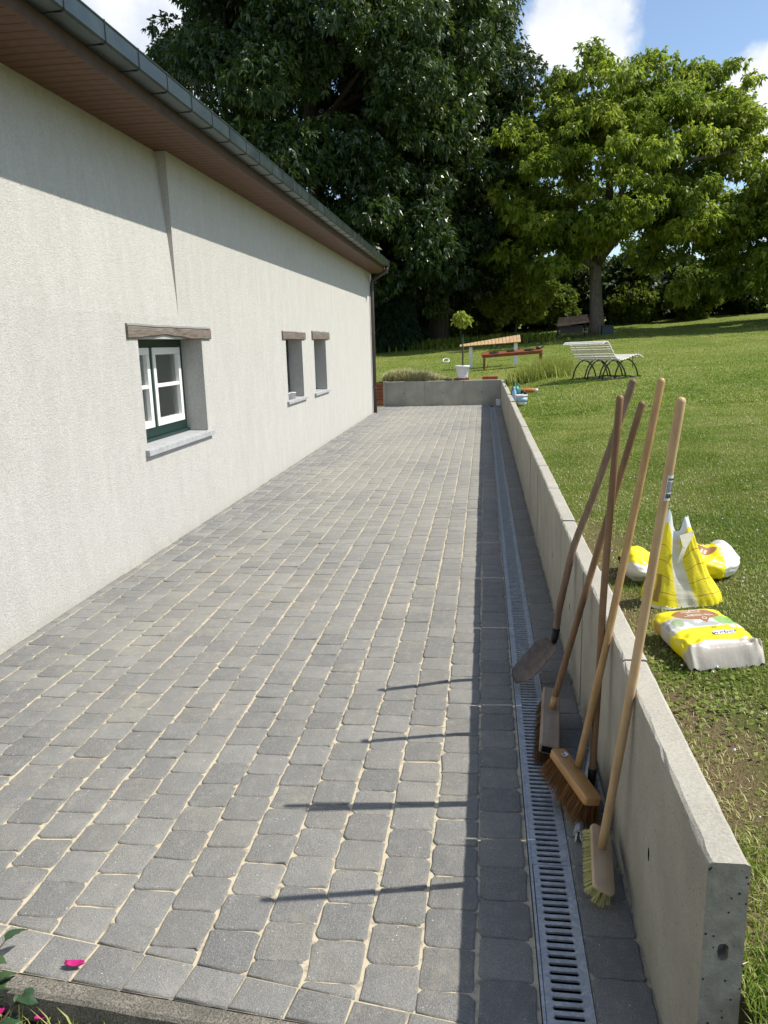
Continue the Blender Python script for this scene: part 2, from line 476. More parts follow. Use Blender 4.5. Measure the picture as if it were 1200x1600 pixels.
PAPER = simple('paper_label', (0.74, 0.74, 0.76), 0.6, 0.2)
INK = simple('black_ink', (0.02, 0.02, 0.025), 0.7, 0.1)
INK_BLUE = simple('blue_ink', (0.05, 0.05, 0.28), 0.6, 0.1)
WHITE_PRINT = simple('white_print', (0.80, 0.76, 0.70), 0.5, 0.2)
WHITE_LABEL = simple('white_label_print', (0.85, 0.84, 0.86), 0.5, 0.2)
ORANGE_PRINT = simple('orange_print', (0.72, 0.36, 0.10), 0.5, 0.2)
PLASTIC_WHITE = simple('white_plastic', (0.76, 0.76, 0.78), 0.35, 0.4, var=0.05)
PLASTIC_TEAL = simple('teal_plastic', (0.012, 0.16, 0.15), 0.4, 0.4)
PLASTIC_BLUE = simple('pale_blue_plastic', (0.30, 0.42, 0.62), 0.35, 0.4)
PLASTIC_ORANGE = simple('orange_plastic', (0.46, 0.16, 0.045), 0.5, 0.3)
PLASTIC_BLACK = simple('black_plastic', (0.015, 0.015, 0.017), 0.4, 0.4)
BRICK = simple('red_brick', (0.30, 0.095, 0.055), 0.9, 0.1, var=0.3, scale=40, bump=0.4)
RED_SLAT = wood('red_stained_slat', (0.26, 0.075, 0.035), (0.40, 0.14, 0.07), 'X', 8, 0.7, 0.2)
MAHOGANY = wood('mahogany_bench', (0.20, 0.052, 0.026), (0.33, 0.105, 0.05), 'X', 8, 0.45, 0.4)
LARCH = wood('pale_larch_slat', (0.46, 0.29, 0.14), (0.64, 0.44, 0.24), 'Y', 8, 0.6, 0.25)
CHAIR_WHITE = simple('white_lacquer_slat', (0.80, 0.78, 0.70), 0.35, 0.4, var=0.06)
WROUGHT = simple('dark_wrought_iron', (0.028, 0.030, 0.034), 0.45, 0.5, 0.4)
CANOPY = simple('faded_brown_canvas', (0.24, 0.165, 0.115), 0.85, 0.1, var=0.25, scale=5)
BLUEGREY = simple('blue_grey_board', (0.045, 0.065, 0.078), 0.6, 0.3)
PINK = simple('magenta_petal', (0.46, 0.02, 0.17), 0.5, 0.3, var=0.3)
STRAW = simple('dry_straw', (0.58, 0.48, 0.27), 0.8, 0.1)
CREAM = simple('cream_film', (0.72, 0.68, 0.52), 0.35, 0.4)

# bag film: UV-driven print. mode 'flat' for the full bag lying in front, 'up' for the standing one, 'cross' for the one behind


def bag_mat(name, mode):
    k = NT(name)
    u, v, _ = k.xyz(k.uv())
    yellow = (0.83, 0.70, 0.012)
    brown = (0.33, 0.155, 0.06)
    film = (0.52, 0.48, 0.42)
    dirt = k.noise(k.uv(), 7, 4)

    def band(x, a, b, e=0.006):
        return k.math('MULTIPLY', k.ramp(x, a - e, a + e, 0, 1), k.ramp(x, b - e, b + e, 1, 0))

    def ell(cx, cy, rx, ry):
        dx = k.math('DIVIDE', k.math('SUBTRACT', u, cx), rx)
        dy = k.math('DIVIDE', k.math('SUBTRACT', v, cy), ry)
        r = k.math('ADD', k.math('MULTIPLY', dx, dx), k.math('MULTIPLY', dy, dy))
        return k.ramp(r, 0.96, 1.04, 1, 0)
    if mode == 'flat':
        fl = k.mix(k.ramp(dirt, 0.3, 0.7), film, (0.43, 0.385, 0.33))
        col = fl
        col = k.mix(k.math('GREATER_THAN', v, 0.20), col, (0.62, 0.62, 0.58))          # printed picture zone
        stone = k.ramp(k.noise(k.mapping(k.uv(), scale=(1, 2.2, 1)), 6, 3), 0.45, 0.5, 0, 1)
        col = k.mix(k.math('MULTIPLY', stone, band(v, 0.54, 0.74)), col, (0.40, 0.40, 0.38))
        col = k.mix(k.math('MULTIPLY', ell(0.90, 0.66, 0.20, 0.085), 0.9), col, (0.22, 0.42, 0.06))
        col = k.mix(k.math('MULTIPLY', ell(0.17, 0.62, 0.09, 0.07), 0.8), col, (0.26, 0.36, 0.14))
        arch = k.math('ADD', v, k.math('MULTIPLY', k.math('MULTIPLY', k.math('SUBTRACT', u, 0.65), k.math('SUBTRACT', u, 0.65)), 0.22))
        col = k.mix(band(arch, 0.185, 0.52), col, yellow)
        col = k.mix(k.math('GREATER_THAN', v, 0.735), col, yellow)
        col = k.mix(ell(0.52, 0.79, 0.34, 0.135), col, brown)
        tip = k.math('ADD', k.math('ABSOLUTE', k.math('SUBTRACT', u, 0.58)), k.math('MULTIPLY', k.math('SUBTRACT', 0.80, v), 1.05))
        col = k.mix(k.math('MULTIPLY', k.math('LESS_THAN', tip, 0.215), k.math('LESS_THAN', v, 0.80)), col, brown)
        col = k.mix(k.math('MULTIPLY', k.math('LESS_THAN', u, 0.0), 1.0), col, yellow)
        # side wall print (u below 0.06): brown medallion and yellow foot
        side = k.math('LESS_THAN', u, 0.045)
        sd = k.mix(k.math('GREATER_THAN', v, 0.72), film, (0.50, 0.30, 0.06))
        sd = k.mix(k.math('GREATER_THAN', v, 0.90), sd, yellow)
        sd = k.mix(band(v, 0.16, 0.48), sd, yellow)
        col = k.mix(side, col, sd)
    elif mode == 'up':
        col = yellow
        wav = k.math('FRACT', k.math('MULTIPLY', v, 6.2))
        line = k.math('MULTIPLY', k.math('LESS_THAN', wav, 0.045), k.math('LESS_THAN', v, 0.66))
        tl = k.math('FRACT', k.math('MULTIPLY', v, 62.0))
        tn = k.noise(k.mapping(k.uv(), scale=(90, 62, 1)), 1.0, 1)
        txt = k.math('MULTIPLY', k.math('MULTIPLY', k.math('LESS_THAN', tl, 0.4), k.math('GREATER_THAN', tn, 0.5)), band(v, 0.10, 0.60))
        col = k.mix(k.math('MULTIPLY', txt, 0.45), col, (0.50, 0.34, 0.01))
        col = k.mix(line, col, (0.36, 0.16, 0.01))
        cr = k.mix(k.ramp(dirt, 0.35, 0.7), (0.66, 0.60, 0.42), (0.78, 0.75, 0.62))
        gus = band(k.math('ADD', u, k.math('MULTIPLY', v, 0.02)), 0.492, 0.556)
        col = k.mix(gus, col, cr)
        gus2 = k.math('GREATER_THAN', u, 0.94)
        col = k.mix(gus2, col, cr)
        col = k.mix(band(u, 0.0, 0.06), col, cr)
        col = k.mix(k.math('MULTIPLY', band(u, 0.36, 0.405), band(v, 0.06, 0.34)), col, (0.34, 0.20, 0.03))
        col = k.mix(k.math('GREATER_THAN', k.math('ADD', v, k.math('MULTIPLY', dirt, 0.1)), 0.93), col, (0.72, 0.75, 0.74))
        col = k.mix(k.math('LESS_THAN', k.math('ADD', v, k.math('MULTIPLY', dirt, 0.06)), 0.05), col, (0.72, 0.72, 0.68))
    else:
        wh = k.mix(k.ramp(dirt, 0.35, 0.7), (0.66, 0.65, 0.60), (0.80, 0.79, 0.76))
        col = yellow
        col = k.mix(k.math('GREATER_THAN', k.math('ADD', v, k.math('MULTIPLY', dirt, 0.07)), 0.845), col, wh)
        inner = k.math('MULTIPLY', k.math('LESS_THAN', v, 0.42), k.math('GREATER_THAN', k.math('ADD', k.math('SUBTRACT', u, k.math('MULTIPLY', dirt, 0.25)), 0.0), 0.29))
        col = k.mix(inner, col, wh)
        inner2 = k.math('MULTIPLY', k.math('LESS_THAN', v, 0.42), k.math('LESS_THAN', u, 0.02))
        col = k.mix(inner2, col, wh)
        col = k.mix(ell(0.30, 0.68, 0.055, 0.10), col, brown)
        for a in (0.57, 0.62, 0.70, 0.73, 0.76):
            col = k.mix(k.math('MULTIPLY', band(v, a - 0.004, a + 0.004, 0.002), band(u, 0.15, 0.215)), col, (0.42, 0.24, 0.01))
    w = k.noise(k.mapping(k.uv(), scale=(1, 1.6, 1)), 9, 5, 0.6)
    k.bump(w, 0.22, 0.012)
    return k.fin(col, k.ramp(w, 0.3, 0.7, 0.25, 0.4), 0.5)


BAG_FLAT = bag_mat('full_bag_film', 'flat')
BAG_UP = bag_mat('standing_bag_film', 'up')
BAG_CROSS = bag_mat('crosswise_bag_film', 'cross')

# ------------------------------------------------------------------ geometry helpers


def tag(o, label=None, cat=None, group=None, kind=None):
    if label: o['label'] = label
    if cat: o['category'] = cat
    if group: o['group'] = group
    if kind: o['kind'] = kind
    return o


def empty(name, loc=(0, 0, 0), label=None, cat=None, group=None, rz=0.0):
    o = bpy.data.objects.new(name, None)
    o.empty_display_size = 0.1
    o.location = loc
    o.rotation_euler = (0, 0, rz)
    COL.objects.link(o)
    return tag(o, label, cat, group)


def link_mesh(name, me, mat, parent=None, smooth=False):
    if mat is not None:
        for m in (mat if isinstance(mat, (list, tuple)) else [mat]):
            me.materials.append(m)
    if smooth:
        me.polygons.foreach_set('use_smooth', [True] * len(me.polygons))
    o = bpy.data.objects.new(name, me)
    COL.objects.link(o)
    if parent is not None:
        o.parent = parent
    return o


class MB:
    """collects simple shapes into one mesh (coordinates are local to the parent)"""

    def __init__(self):
        self.v = []; self.f = []; self.mi = []

    def add(self, vs, fs, mi=0):
        b = len(self.v)
        self.v += [tuple(x) for x in vs]
        self.f += [tuple(b + i for i in f) for f in fs]
        self.mi += [mi] * len(fs)
        return self

    def box(self, x0, x1, y0, y1, z0, z1, M=None, mi=0, ch=0.0):
        if ch <= 0:
            vs = [(x0, y0, z0), (x1, y0, z0), (x1, y1, z0), (x0, y1, z0), (x0, y0, z1), (x1, y0, z1), (x1, y1, z1), (x0, y1, z1)]
            fs = [(0, 3, 2, 1), (4, 5, 6, 7), (0, 1, 5, 4), (1, 2, 6, 5), (2, 3, 7, 6), (3, 0, 4, 7)]
        else:
            vs = []
            for z, c in ((z0, ch), (z0 + ch, 0), (z1 - ch, 0), (z1, ch)):
                a, b, d, e = x0 + c, x1 - c, y0 + c, y1 - c
                s = ch * 0.6
                vs += [(a + s, d, z), (b - s, d, z), (b, d + s, z), (b, e - s, z), (b - s, e, z), (a + s, e, z), (a, e - s, z), (a, d + s, z)]
            fs = [tuple(range(7, -1, -1)), tuple(range(24, 32))]
            for r in range(3):
                for i in range(8):
                    j = (i + 1) % 8
                    fs.append((r * 8 + i, r * 8 + j, r * 8 + 8 + j, r * 8 + 8 + i))
        if M is not None:
            vs = [tuple(M @ Vector(q)) for q in vs]
        return self.add(vs, fs, mi)

    def tube(self, pts, rad, seg=10, mi=0, cap=True, squash=1.0):
        pts = [Vector(q) for q in pts]
        n = len(pts)
        if not isinstance(rad, (list, tuple)):
            rad = [rad] * n
        vs = []; fs = []
        prev = None
        for i in range(n):
            t = (pts[min(i + 1, n - 1)] - pts[max(i - 1, 0)]).normalized()
            if prev is None:
                a = t.orthogonal().normalized()
            else:
                a = (prev - t * prev.dot(t)).normalized()
            prev = a
            b = t.cross(a)
            for s in range(seg):
                an = 2 * math.pi * s / seg
                vs.append(pts[i] + (a * math.cos(an) + b * math.sin(an) * squash) * rad[i])
        for i in range(n - 1):
            for s in range(seg):
                s2 = (s + 1) % seg
                fs.append((i * seg + s, i * seg + s2, (i + 1) * seg + s2, (i + 1) * seg + s))
        if cap:
            fs.append(tuple(range(seg - 1, -1, -1)))
            fs.append(tuple((n - 1) * seg + s for s in range(seg)))
        return self.add(vs, fs, mi)

    def prism(self, poly, axis, a, b, mi=0):
        """poly: list of 2D points, extruded along axis from a to b"""
        def P(q, t):
            return {'X': (t, q[0], q[1]), 'Y': (q[0], t, q[1]), 'Z': (q[0], q[1], t)}[axis]
        n = len(poly)
        vs = [P(q, a) for q in poly] + [P(q, b) for q in poly]
        fs = [tuple(range(n)), tuple(range(2 * n - 1, n - 1, -1))]
        fs += [(i, n + i, n + (i + 1) % n, (i + 1) % n) for i in range(n)]
        return self.add(vs, fs, mi)

    def lathe(self, prof, seg=20, c=(0, 0, 0), mi=0):
        vs = []; fs = []
        for r, z in prof:
            for s in range(seg):
                an = 2 * math.pi * s / seg
                vs.append((c[0] + r * math.cos(an), c[1] + r * math.sin(an), c[2] + z))
        for i in range(len(prof) - 1):
            for s in range(seg):
                s2 = (s + 1) % seg
                fs.append((i * seg + s, i * seg + s2, (i + 1) * seg + s2, (i + 1) * seg + s))
        fs.append(tuple(range(seg - 1, -1, -1)))
        fs.append(tuple((len(prof) - 1) * seg + s for s in range(seg)))
        return self.add(vs, fs, mi)

    def mesh(self, name):
        me = bpy.data.meshes.new(name)
        me.from_pydata(self.v, [], self.f)
        if any(self.mi):
            me.polygons.foreach_set('material_index', self.mi)
        me.validate()
        bm = bmesh.new(); bm.from_mesh(me)
        bmesh.ops.recalc_face_normals(bm, faces=bm.faces)
        bm.to_mesh(me); bm.free()
        return me

    def build(self, name, mat, parent=None, smooth=False):
        return link_mesh(name, self.mesh(name), mat, parent, smooth)


def np_mesh(name, verts, faces4, tone=None):
    """fast mesh from arrays; faces4 (n,k)"""
    me = bpy.data.meshes.new(name)
    nv, nf, kk = len(verts), len(faces4), faces4.shape[1]
    me.vertices.add(nv)
    me.vertices.foreach_set('co', np.ascontiguousarray(verts, dtype=np.float32).ravel())
    me.loops.add(nf * kk)
    me.loops.foreach_set('vertex_index', np.ascontiguousarray(faces4, dtype=np.int32).ravel())
    me.polygons.add(nf)
    me.polygons.foreach_set('loop_start', np.arange(0, nf * kk, kk, dtype=np.int32))
    me.polygons.foreach_set('loop_total', np.full(nf, kk, dtype=np.int32))
    me.update(calc_edges=True)
    if tone is not None:
        a = me.attributes.new('tone', 'FLOAT', 'POINT')
        a.data.foreach_set('value', np.ascontiguousarray(tone, dtype=np.float32))
    return me


def unit(a):
    return a / np.maximum(np.linalg.norm(a, axis=-1, keepdims=True), 1e-9)


def leaf_quads(p, d, s, L, W, droop=0.15, fold=0.12):
    """p base, d direction, s side (N,3); L,W (N,) -> verts (N*4,3), faces (N,4)"""
    n = unit(np.cross(d, s))
    L = L[:, None]; W = W[:, None]
    down = np.array([0, 0, -1.0])
    mid = p + d * L * 0.45
    a = p
    b = mid + s * W * 0.5 + n * W * fold
    c = p + d * L + down * L * droop
    e = mid - s * W * 0.5 + n * W * fold
    v = np.stack([a, b, c, e], axis=1).reshape(-1, 3)
    f = np.arange(len(p) * 4).reshape(-1, 4)
    return v, f


def rand_dirs(n):
    return unit(RNG.normal(size=(n, 3)))


def smooth01(t):
    t = np.clip(t, 0, 1)
    return t * t * (3 - 2 * t)


# ------------------------------------------------------------------ ground: one terrain sheet, terrace cut into the lawn
XR = 0.436          # inner face of the retaining wall
WT = 0.080          # its thickness at the top
Y0W = 1.409         # its near end
YF = 20.93          # front of the end wall
XH = -2.715         # house wall
HTOP = 0.641


def lawn_z(X, Y):
    X = np.asarray(X, float); Y = np.asarray(Y, float)
    Yc = np.clip(Y, 0, 60)
    z = 0.29 + 0.008 * Yc + 0.0007 * Yc ** 2 + 0.05 * np.clip(X, -14, 30)
    z = z + 0.012 * np.sin(X * 2.1 + Y * 1.3) + 0.010 * np.sin(X * 0.9 - Y * 2.2)
    cap = 0.585
    t1 = smooth01((X - 0.52) / 1.3)
    near = np.minimum(z, cap)
    side = near * (1 - t1) + z * t1
    t2 = smooth01((Y - 21.0) / 1.5)
    back = np.minimum(z, 0.63) * (1 - t2) + z * t2
    z = np.where(Y > 20.9, np.where(X > 0.5, np.minimum(back * (1 - t1) + z * t1, z), back), side)
    z = z * smooth01((Y - 0.4) / 1.0) + (-0.1) * (1 - smooth01((Y - 0.4) / 1.0))
    return z


def ground_z(X, Y):
    X = np.asarray(X, float); Y = np.asarray(Y, float)
    inside = ((X < 0.475) & (Y < YF + 0.045)) | ((X < 0.53) & (Y < 1.44))
    return np.where(inside, -0.16, lawn_z(X, Y))


xs = np.concatenate([[-300, -150, -80, -50, -35], np.arange(-28, -3, 2.0), np.arange(-3, 0.2, 0.25), [0.3, 0.468, 0.482], np.arange(0.52, 4.0, 0.08), np.arange(4, 12, 0.5), np.arange(12, 40, 2.0), [45, 60, 100, 180, 300]])
ys = np.concatenate([[-200, -80, -30, -10, -3, 0], np.arange(0.3, 7, 0.1), np.arange(7, 20.9, 0.3), [20.968, 20.982, 21.03], np.arange(21.2, 50, 0.6), [52, 55, 60, 70, 90, 130, 200, 320]])
GX, GY = np.meshgrid(xs, ys, indexing='xy')
GZ = ground_z(GX, GY)
nv = np.stack([GX, GY, GZ], -1).reshape(-1, 3)
nx, ny = len(xs), len(ys)
ii, jj = np.meshgrid(np.arange(nx - 1), np.arange(ny - 1), indexing='xy')
b0 = (jj * nx + ii).ravel()
gf = np.stack([b0, b0 + 1, b0 + nx + 1, b0 + nx], 1)
ground = link_mesh('lawn', np_mesh('lawn', nv, gf), LAWN, smooth=True)
tag(ground, 'mown green lawn rising gently away from the concrete wall', kind='structure')

# ------------------------------------------------------------------ paving
BORD = lambda x: 1.616 - 0.158 * x          # far edge of the skewed border row
KRB = lambda x: 1.545 - 0.1 * x             # inner edge of the kerb

paving = MB()
paving.add([(-3.9, 1.98, -0.0062), (-3.9, 21.0, -0.0062), (0.47, 21.0, -0.0062), (0.47, 1.2, -0.0062), (0.2, 1.2, -0.0062), (0.2, 1.53, -0.0062)], [(0, 1, 2, 3, 4, 5)])
# leave the trough of the drain open: two sheets either side
paving.v = []; paving.f = []; paving.mi = []
paving.add([(-3.9, KRB(-3.9), -0.0062), (0.142, KRB(0.142), -0.0062), (0.142, 21.0, -0.0062), (-3.9, 21.0, -0.0062)], [(0, 1, 2, 3)])
paving.add([(0.278, 1.2, -0.0062), (0.47, 1.2, -0.0062), (0.47, 21.0, -0.0062), (0.278, 21.0, -0.0062)], [(0, 1, 2, 3)])
pav = paving.build('paving', SAND)
tag(pav, 'grey block paved terrace with sand filled joints between house and wall', kind='structure')


def clip(poly, fn):
    """keep the part of a 2D polygon where fn >= 0"""
    outp = []
    for i in range(len(poly)):
        a, b = poly[i], poly[(i + 1) % len(poly)]
        fa, fb = fn(a), fn(b)
        if fa >= 0:
            outp.append(a)
        if (fa >= 0) != (fb >= 0):
            t = fa / (fa - fb)
            outp.append((a[0] + (b[0] - a[0]) * t, a[1] + (b[1] - a[1]) * t))
    return outp


def rounded(w, l, rng, r0=0.010, r1=0.024, n=3, j=0.0021):
    """worn rectangle outline, centred"""
    pts = []
    for cx, cy, a0 in ((1, -1, -90), (1, 1, 0), (-1, 1, 90), (-1, -1, 180)):
        r = rng.uniform(r0, r1)
        ox, oy = cx * (w / 2 - r), cy * (l / 2 - r)
        for q in range(n + 1):
            a = math.radians(a0 + 90 * q / n)
            pts.append((ox + r * math.cos(a) + rng.gauss(0, j), oy + r * math.sin(a) + rng.gauss(0, j)))
        # a point half way along the next side, slightly wavy
    outp = []
    for i, q in enumerate(pts):
        outp.append(q)
        nx_ = pts[(i + 1) % len(pts)]
        if math.hypot(q[0] - nx_[0], q[1] - nx_[1]) > 0.05:
            for t in (0.33, 0.67):
                outp.append((q[0] + (nx_[0] - q[0]) * t + rng.gauss(0, j * 0.9), q[1] + (nx_[1] - q[1]) * t + rng.gauss(0, j * 0.9)))
    return outp


def paver_shape(outline):
    """verts/faces of a chamfered block with the top at z=0"""
    n = len(outline)
    cx = sum(q[0] for q in outline) / n; cy = sum(q[1] for q in outline) / n
    vs = []
    for z, ins in ((-0.03, 0.0), (-0.0055, 0.0), (-0.0012, 0.0028), (0.0, 0.0075)):
        for q in outline:
            dx, dy = q[0] - cx, q[1] - cy
            d = math.hypot(dx, dy) or 1
            kf = max(0.2, 1 - ins / d)
            vs.append((cx + dx * kf, cy + dy * kf, z))
    fs = []
    for r in range(3):
        for i in range(n):
            j2 = (i + 1) % n
            fs.append((r * n + i, r * n + j2, (r + 1) * n + j2, (r + 1) * n + i))
    fs.append(tuple(3 * n + i for i in range(n)))
    return vs, fs


prng = random.Random(5)
VARIANTS = []
PW, PL = 0.1478, 0.1491
for _ in range(16):
    me = bpy.data.meshes.new('paver')
    vs, fs = paver_shape(rounded(PW, PL, prng))
    me.from_pydata(vs, [], fs)
    me.materials.append(PAVER)
    me.polygons.foreach_set('use_smooth', [True] * len(me.polygons))
    VARIANTS.append((me, vs, fs))

CAM = np.array([0, 0, 1.65])


def project(q):
    c = R.T @ (np.array(q) - CAM)
    if c[2] <= 0.05:
        return None
    return 600 + FOCAL_PX * c[0] / c[2], 800 + FOCAL_PX * c[1] / c[2], c[2]


full, cut = [], []       # (x, y, rot) and explicit outlines
PX, PY = 0.1545, 0.1512
PW, PL = 0.1478, 0.1491
cols = []
xc = 0.136 - PX / 2
while xc - PX / 2 > XH - 0.9:
    cols.append(xc); xc -= PX
for ci, xc in enumerate(cols):
    off = (0.5 if ci % 2 else 0.0) * PY + prng.uniform(-0.02, 0.02)
    y = 1.55 - 0.3 + off
    stretch = PY * prng.uniform(0.995, 1.012)
    wob = prng.uniform(0, 6)
    while y < YF - 0.02:
        if xc + PX / 2 < XH + 0.02 and y < 19.36:
            y += stretch
            continue
        xx = xc + 0.0015 * math.sin(y * 1.7 + wob)
        lo = y - PY / 2
        if lo < BORD(xx - 0.075) + 0.004:
            poly = [(xx + a, y + b) for a, b in rounded(PW, PL, prng)]
            poly = clip(poly, lambda q: q[1] - (BORD(q[0]) + 0.002))
            if len(poly) >= 3 and max(q[1] for q in poly) - min(q[1] for q in poly) > 0.03:
                cut.append(poly)
        elif xc - PX / 2 < XH + 0.004 and y < 19.36:
            poly = clip([(xx + a, y + b) for a, b in rounded(PW, PL, prng)], lambda q: q[0] - (XH + 0.008))
            if len(poly) >= 3:
                cut.append(poly)
        elif y + PY / 2 > YF - 0.005:
            poly = clip([(xx + a, y + b) for a, b in rounded(PW, PL, prng)], lambda q: YF - 0.008 - q[1])
            if len(poly) >= 3:
                cut.append(poly)
        else:
            full.append((xx + prng.gauss(0, 0.0009), y + prng.gauss(0, 0.0009), prng.gauss(0, 0.006)))
        y += stretch
# single course between the drain and the wall
y = 1.27
while y < YF - 0.08:
    full.append((0.3535 + prng.gauss(0, 0.0008), y, prng.gauss(0, 0.005)))
    y += PY
# border row along the kerb
ang = math.atan(-0.13)
t = -3.6
while t < 0.1:
    cxb = t; cyb = (BORD(t) + KRB(t)) / 2
    poly = rounded(0.1465, 0.30, prng, 0.010, 0.018)
    ca, sa = math.cos(ang), math.sin(ang)
    poly = [(cxb + a * ca - b * sa, cyb + a * sa + b * ca) for a, b in poly]
    poly = clip(poly, lambda q: BORD(q[0]) - 0.0035 - q[1])
    poly = clip(poly, lambda q: q[1] - (KRB(q[0]) + 0.001))
    if len(poly) >= 3:
        cut.append(poly)
    t += 0.1515

items = []
for (x, y, r) in full:
    pr = project((x, y, 0))
    vis = pr is not None and -60 < pr[0] < 1260 and -60 < pr[1] < 1700
    items.append((0 if vis else 1, math.hypot(x, y) + (0 if vis else 100), ('f', x, y, r)))
for poly in cut:
    cx = sum(q[0] for q in poly) / len(poly); cy = sum(q[1] for q in poly) / len(poly)
    pr = project((cx, cy, 0))
    vis = pr is not None and -60 < pr[0] < 1260 and -60 < pr[1] < 1700
    items.append((0 if vis else 1, math.hypot(cx, cy) + (0 if vis else 100), ('c', poly, cx, cy)))
items.sort(key=lambda q: q[1])
rest_v, rest_f = [], []
N_SINGLE = 296
for idx, (_, _, it) in enumerate(items):
    zoff = prng.gauss(0, 0.0013)
    tx, ty = prng.gauss(0, 0.009), prng.gauss(0, 0.009)
    if it[0] == 'f':
        _, x, y, r = it
        me, vs, fs = VARIANTS[prng.randrange(16)]
        flip = prng.choice((0, math.pi))
        if idx < N_SINGLE:
            o = bpy.data.objects.new('paver', me)
            o.location = (x, y, zoff); o.rotation_euler = (tx, ty, r + flip)
            o.parent = pav
            COL.objects.link(o)
        else:
            c, s = math.cos(r + flip), math.sin(r + flip)
            b = len(rest_v)
            rest_v += [(x + q[0] * c - q[1] * s, y + q[0] * s + q[1] * c, q[2] + zoff + q[0] * ty - q[1] * tx) for q in vs]
            rest_f += [tuple(b + i for i in f) for f in fs]
    else:
        _, poly, cx, cy = it
        vs, fs = paver_shape([(q[0] - cx, q[1] - cy) for q in poly])
        if idx < N_SINGLE:
            me = bpy.data.meshes.new('paver')
            me.from_pydata(vs, [], fs); me.materials.append(PAVER)
            me.polygons.foreach_set('use_smooth', [True] * len(me.polygons))
            o = bpy.data.objects.new('paver', me)
            o.location = (cx, cy, zoff); o.parent = pav
            COL.objects.link(o)
        else:
            b = len(rest_v)
            rest_v += [(cx + q[0], cy + q[1], q[2] + zoff) for q in vs]
            rest_f += [tuple(b + i for i in f) for f in fs]
me = bpy.data.meshes.new('paver_field')
me.from_pydata(rest_v, [], rest_f)
o = link_mesh('paver_field', me, PAVER, pav, True)
o['kind'] = 'stuff'

# ------------------------------------------------------------------ kerb and flower bed at the near edge
kb = MB()
segs = 40
vs, fs = [], []
for i in range(segs + 1):
    x = -3.6 + 3.74 * i / segs
    y = KRB(x) - 0.004
    jz = random.gauss(0, 0.0012)
    for dy_, dz in ((0, -0.16), (0, -0.006 + jz), (-0.006, -0.001 + jz), (-0.048, -0.003 + jz), (-0.056, -0.012 + jz), (-0.058, -0.16)):
        vs.append((x, y + dy_ + random.gauss(0, 0.0006), dz))
for i in range(segs):
    for q in range(5):
        fs.append((i * 6 + q, i * 6 + q + 1, i * 6 + 7 + q, i * 6 + 6 + q))
kb.add(vs, fs)
tag(kb.build('kerb', KERB, None, False), 'low rough concrete kerb edging the paving at the near left', 'kerb')

bed_n = 60
bx = np.linspace(-4, 0.3, bed_n); by = np.linspace(0.3, 2.2, 40)
BX, BY = np.meshgrid(bx, by, indexing='xy')
BZ = -0.085 + 0.015 * np.sin(BX * 9 + BY * 5) + RNG.normal(0, 0.005, BX.shape)
BZ = np.where(BY > KRB(BX) - 0.03, -0.3, BZ)
bv = np.stack([BX, BY, BZ], -1).reshape(-1, 3)
ii, jj = np.meshgrid(np.arange(bed_n - 1), np.arange(39), indexing='xy')
b0 = (jj * bed_n + ii).ravel()
o = link_mesh('flower_bed', np_mesh('flower_bed', bv, np.stack([b0, b0 + 1, b0 + bed_n + 1, b0 + bed_n], 1)), SOIL, smooth=True)
tag(o, 'dark soil of the flower bed below the kerb', kind='structure')

# ------------------------------------------------------------------ drain
DX0, DX1 = 0.145, 0.275
drain = empty('drain_channel', (0.21, 1.3, 0), 'long narrow drain channel with slotted galvanised grates sunk in the paving', 'drain')
ch = MB()
ox, oy = -0.21, -1.3
ch.box(DX0 + ox, DX0 + 0.008 + ox, 1.2 + oy, 20.6 + oy, -0.11, -0.001)
ch.box(DX1 - 0.008 + ox, DX1 + ox, 1.2 + oy, 20.6 + oy, -0.11, -0.001)
ch.build('channel_rim', GALV, drain)
tr_ = MB()
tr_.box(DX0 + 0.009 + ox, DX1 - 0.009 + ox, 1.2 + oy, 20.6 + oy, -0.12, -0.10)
tr_.build('channel_floor', VOID_SHADE, drain)  # floor coloured near black for the shade in the trough


def grate_mesh():
    g = MB()
    L = 0.997
    xa, xb = DX0 + 0.0085 + ox, DX1 - 0.0085 + ox
    sa, sb = xa + 0.017, xb - 0.017
    t0, t1 = -0.004, -0.0015
    pitch = 0.0284
    n = 35
    y0 = (L - n * pitch) / 2
    # two side rails and cross bars; slot ends rounded with small corner pieces
    g.box(xa, sa, 0, L, t0 - 0.016, t1)
    g.box(sb, xb, 0, L, t0 - 0.016, t1)
    for i in range(n + 1):
        yc = y0 + i * pitch
        h = 0.0068
        a, b = yc - h, yc + h
        if i == 0: a = 0
        if i == n: b = L
        g.box(sa, sb, a, b, t0 - 0.004, t1 - 0.0002)
        if i < n:
            r = 0.0066
            ym = yc + pitch / 2
            for xx, sx in ((sa, 1), (sb, -1)):
                for sy in (-1, 1):
                    e = ym + sy * r
                    g.prism([(xx, e), (xx + sx * 0.005, e), (xx, e - sy * 0.005)] if sx * sy > 0 else [(xx, e - sy * 0.005), (xx + sx * 0.005, e), (xx, e)], 'Z', t0 - 0.003, t1 - 0.0004)
    return g.mesh('grate')


gm = grate_mesh(); gm.materials.append(GALV)
yy = 1.25
while yy < 19.8:
    o = bpy.data.objects.new('grate', gm)
    o.location = (0, yy + oy, random.gauss(0, 0.0005)); o.rotation_euler = (0, 0, random.gauss(0, 0.0012))
    o.parent = drain
    COL.objects.link(o)
    yy += 1.0

# ------------------------------------------------------------------ retaining wall of precast elements


def holed_face(outer, inner_loops, to3d):
    """triangulated planar face with holes -> verts, tris"""
    loops = [[Vector((q[0], q[1], 0)) for q in outer]] + [[Vector((q[0], q[1], 0)) for q in l] for l in inner_loops]
    tris = tessellate_polygon(loops)
    flat = [q for l in loops for q in l]
    return [to3d(q.x, q.y) for q in flat], [tuple(t) for t in tris]


